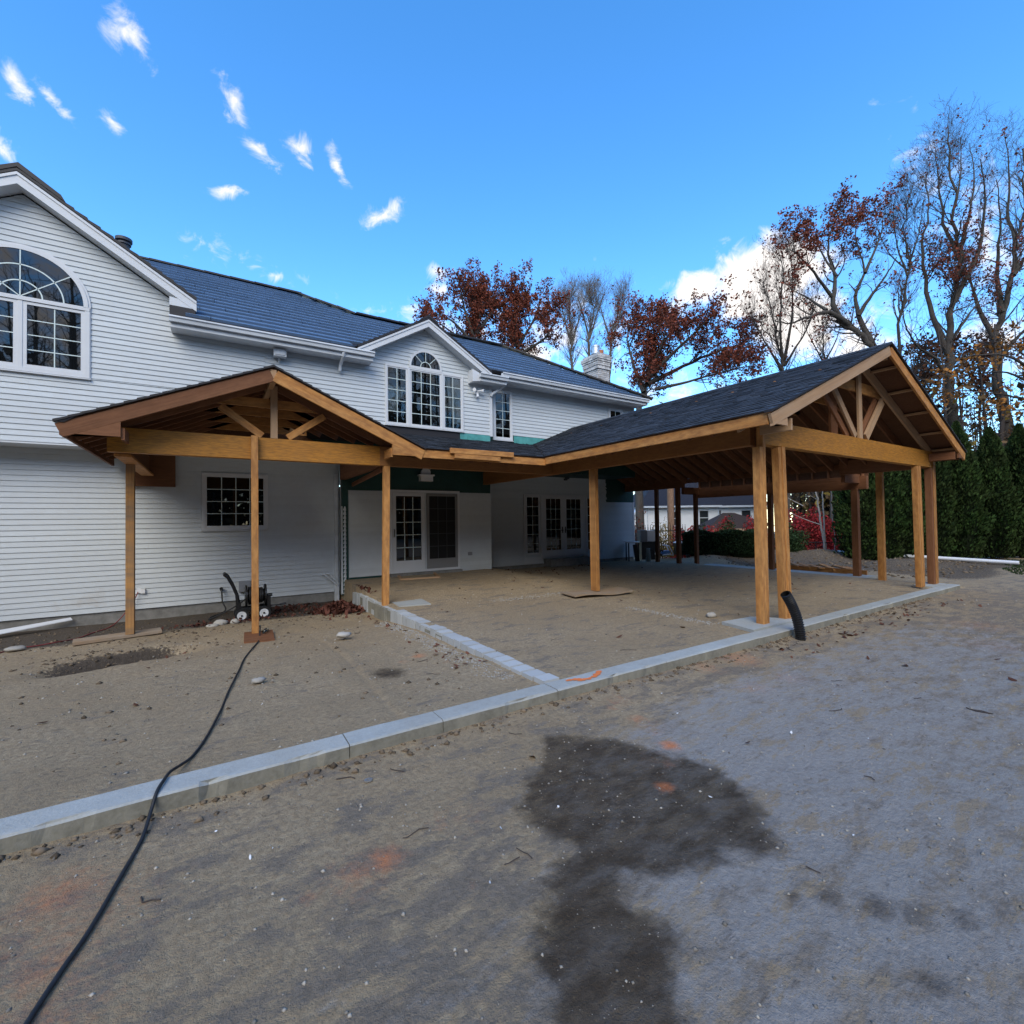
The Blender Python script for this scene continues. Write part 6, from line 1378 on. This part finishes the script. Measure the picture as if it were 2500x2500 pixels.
# ------------------------------------------------------------------ litter on the ground (uncountable)
def octs(name, xy, r, m, seed, squash=.7, zoff=0.):
    rng = np.random.default_rng(seed); n = len(xy); z = gz(xy[:,0], xy[:,1])
    o = np.array([[1,0,0],[0,1,0],[-1,0,0],[0,-1,0],[0,0,1],[0,0,-1]], float); f = np.array([[0,1,4],[1,2,4],[2,3,4],[3,0,4],[1,0,5],[2,1,5],[3,2,5],[0,3,5]])
    a = rng.random(n)*6.283; R = r[:,None,None]*o[None]*rng.uniform(.65,1.35,(n,6,1)); R[:,:,2] *= squash
    X = R[:,:,0]*np.cos(a)[:,None]-R[:,:,1]*np.sin(a)[:,None]; Y = R[:,:,0]*np.sin(a)[:,None]+R[:,:,1]*np.cos(a)[:,None]
    V = np.stack([X+xy[:,0:1], Y+xy[:,1:2], R[:,:,2]+z[:,None]+zoff+r[:,None]*.15], -1).reshape(-1,3)
    F = (f[None]+6*np.arange(n)[:,None,None]).reshape(-1,3); o_ = np_mesh(name, V, F, m); return tag(o_, kind='stuff')
def spread(n, rng, x0, x1, y0, y1): return np.stack([rng.uniform(x0,x1,n), rng.uniform(y0,y1,n)], 1)
rng = np.random.default_rng(301)
near = spread(5200, rng, -2.5, 6, .5, 3.33); near2 = spread(3000, rng, -4, 2.55, 3.65, 10.5); near3 = spread(2600, rng, 2.95, 13, 3.65, 11.5); near4 = spread(2200, rng, 5, 15, -1.5, 3.3)
xy = np.concatenate([near, near2, near3, near4]); r = .0022+.010*rng.random(len(xy))**5; r[len(near):] *= 1.35
tag(octs('pebbles', xy, r, 'pebble', 302), 'scattered small pebbles over the sandy yard', 'pebbles')
t = rng.random(1500); gx_ = 2.58-.30*rng.random(1500)**1.3*(.5+.5*np.sin(t*19)**2); gy_ = 4.0+4.2*t
t2 = rng.random(500); g2 = np.stack([6.2+.12*rng.normal(size=500)*.5, 5.9-1.7*t2], 1); t3 = rng.random(400); g3 = np.stack([4.5+2.0*t3, 7.9-.15*t3+.1*rng.normal(size=400)], 1)
xy = np.concatenate([np.stack([gx_,gy_],1), g2, g3]); tag(octs('gravel', xy, .004+.013*rng.random(len(xy))**2, 'stone', 303), 'pale gravel spilled beside the block wall', 'gravel')
# crumbly soil along the curb foot and in the left dig
xy = np.concatenate([np.stack([rng.uniform(-3,12,900), 3.345-.16*rng.random(900)**2], 1), spread(700, rng, -3.2, 2.5, 9.2, 12.0), spread(350, rng, -3.2, 2.5, 4, 10), np.stack([-.95+.55*rng.normal(size=350), 8.25+.25*rng.normal(size=350)], 1), spread(900, rng, 15.3, 22, 4.2, 11.5)])
mat('clod', (.15,.115,.08), .95, .1, island=.45); rr = .006+.026*rng.random(len(xy))**2.5; rr[-900:] *= 2.4
tag(octs('soil_clods', xy, rr, 'clod', 304), 'loose crumbs of soil along the curb and in the dug ground', 'soil')
def litter(name, xy, size, m, seed, lift=.006, h=None, tilt=.35):
    rng = np.random.default_rng(seed); n = len(xy); z = gz(xy[:,0], xy[:,1])+lift*(1+rng.random(n)); z = z if h is None else z+h
    a = rng.random(n)*6.283; s = size*rng.uniform(.5,1.3,n); w_ = s*rng.uniform(.35,.75,n)
    ux = np.stack([np.cos(a), np.sin(a), rng.normal(size=n)*tilt], 1); vx = np.stack([-np.sin(a), np.cos(a), rng.normal(size=n)*tilt], 1); C = np.stack([xy[:,0], xy[:,1], z], 1)
    P = lambda p, q, b: C+ux*(s*p)[:,None]+vx*(w_*q)[:,None]+np.array([0,0,1.])*(s*b)[:,None]
    V = np.stack([P(-.5,0,.10), P(-.15,-.5,.0), P(.25,-.38,.0), P(.5,0,.12), P(.25,.38,.03), P(-.15,.5,.05)], 1).reshape(-1,3)
    F = np.concatenate([np.stack([6*np.arange(n)+k for k in q], 1) for q in ((0,1,2,3),(0,3,4,5))]); return tag(np_mesh(name, V, F, m), kind='stuff')
cl = lambda n, x, y, sx, sy: np.stack([x+sx*rng.normal(size=n), y+sy*rng.normal(size=n)], 1)
xy = np.concatenate([cl(26,8.2,3.05,.9,.12),cl(24,9.6,3.05,.5,.14),cl(16,6.6,3.0,.5,.12),cl(10,11.5,3.0,.6,.15),cl(24,2.45,7.6,.10,.5),cl(22,2.42,5.4,.10,.5),cl(60,8.6,11.6,1.0,.5),cl(26,10.5,12.2,.8,.3),spread(46,rng,3,12.5,4,11),spread(14,rng,-3,2.3,4,10),spread(7,rng,-1,8,1.6,3.2),spread(22,rng,6,14,-1,3),cl(10,-.9,7.9,.35,.12),cl(6,5.6,9.2,.5,.5)])
tag(litter('fallen_leaves', xy, .075, 'leaf_brown', 311), 'brown fallen leaves scattered over sand and curb foot', 'leaves')
n = 1500; q = rng.normal(size=(n,2))*np.array([.27,.52])*.75; xy = np.array([2.28,10.35])+q; hh = .20*np.exp(-(q[:,0]/.33)**2-(q[:,1]/.6)**2)*rng.random(n)**.5
mat('leaf_pile', (.105,.04,.028), .85, .2, island=.6); tag(litter('leaf_pile', xy, .085, 'leaf_pile', 312, h=hh, tilt=.7), 'heap of dark red brown leaves in the corner by the block wall', 'leaf pile')
xy = np.concatenate([cl(300,1.35,11.5,.45,.28),cl(120,.1,10.6,.35,.2),cl(90,.85,10.6,.4,.2)]); tag(litter('leaf_pile', xy, .07, 'leaf_pile', 313, h=.03*rng.random(len(xy)), tilt=.6), 'thin drift of dark leaves along the left wall beside the hose reel', 'leaf pile')
xy = np.concatenate([spread(18,rng,-1.0,5,1.0,3.25), spread(14,rng,3,11,4,9), spread(8,rng,-3,2.4,4,9), spread(10,rng,4,11,-1,3)]); tag(litter('paper_scraps', xy, .022, 'chip_white', 314), 'small white scraps on the dirt', 'scraps')
b = MB()
for k in range(58):
    x, y = (rng.uniform(-2.5,9), rng.uniform(1.0,3.3)) if k < 26 else (rng.uniform(-3,11), rng.uniform(3.8,10))
    if 2.5 < x < 2.95: continue
    a = rng.random()*6.28; L_ = rng.uniform(.04,.17); pts = []
    for j in range(4): t = j/3-.5; xx = x+L_*t*math.cos(a)+.012*rng.normal(); yy = y+L_*t*math.sin(a)+.012*rng.normal(); pts.append((xx, yy, gzz(xx,yy)+.006))
    b.tube(pts, .0022+.002*rng.random(), 4)
tag(b.build('twigs', 'twig'), 'thin twigs lying on the sand', 'twigs', kind='stuff')
# strip of lawn at the right
n = 9000; xy = np.stack([rng.uniform(15.2,24,n), rng.uniform(.5,4.6,n)], 1); keep = (xy[:,1] < 2.2+ (xy[:,0]-15.2)*.33+.5*(vnoise(xy[:,0],xy[:,1],8)-.5)) & (xy[:,1] > 2.0+(xy[:,0]-16)*.12); xy = xy[keep]; n = len(xy)
z = gz(xy[:,0], xy[:,1]); h = rng.uniform(.03,.09,n); dx = rng.normal(size=(n,2))*.025; wv = rng.normal(size=(n,2))*.012
V = np.stack([np.c_[xy-wv, z-.01], np.c_[xy+wv, z-.01], np.c_[xy+dx, z+h]], 1).reshape(-1,3); tag(np_mesh('grass', V, np.arange(3*n).reshape(n,3), 'grass'), 'dark strip of grass at the right before the white pipe', 'grass', kind='stuff')
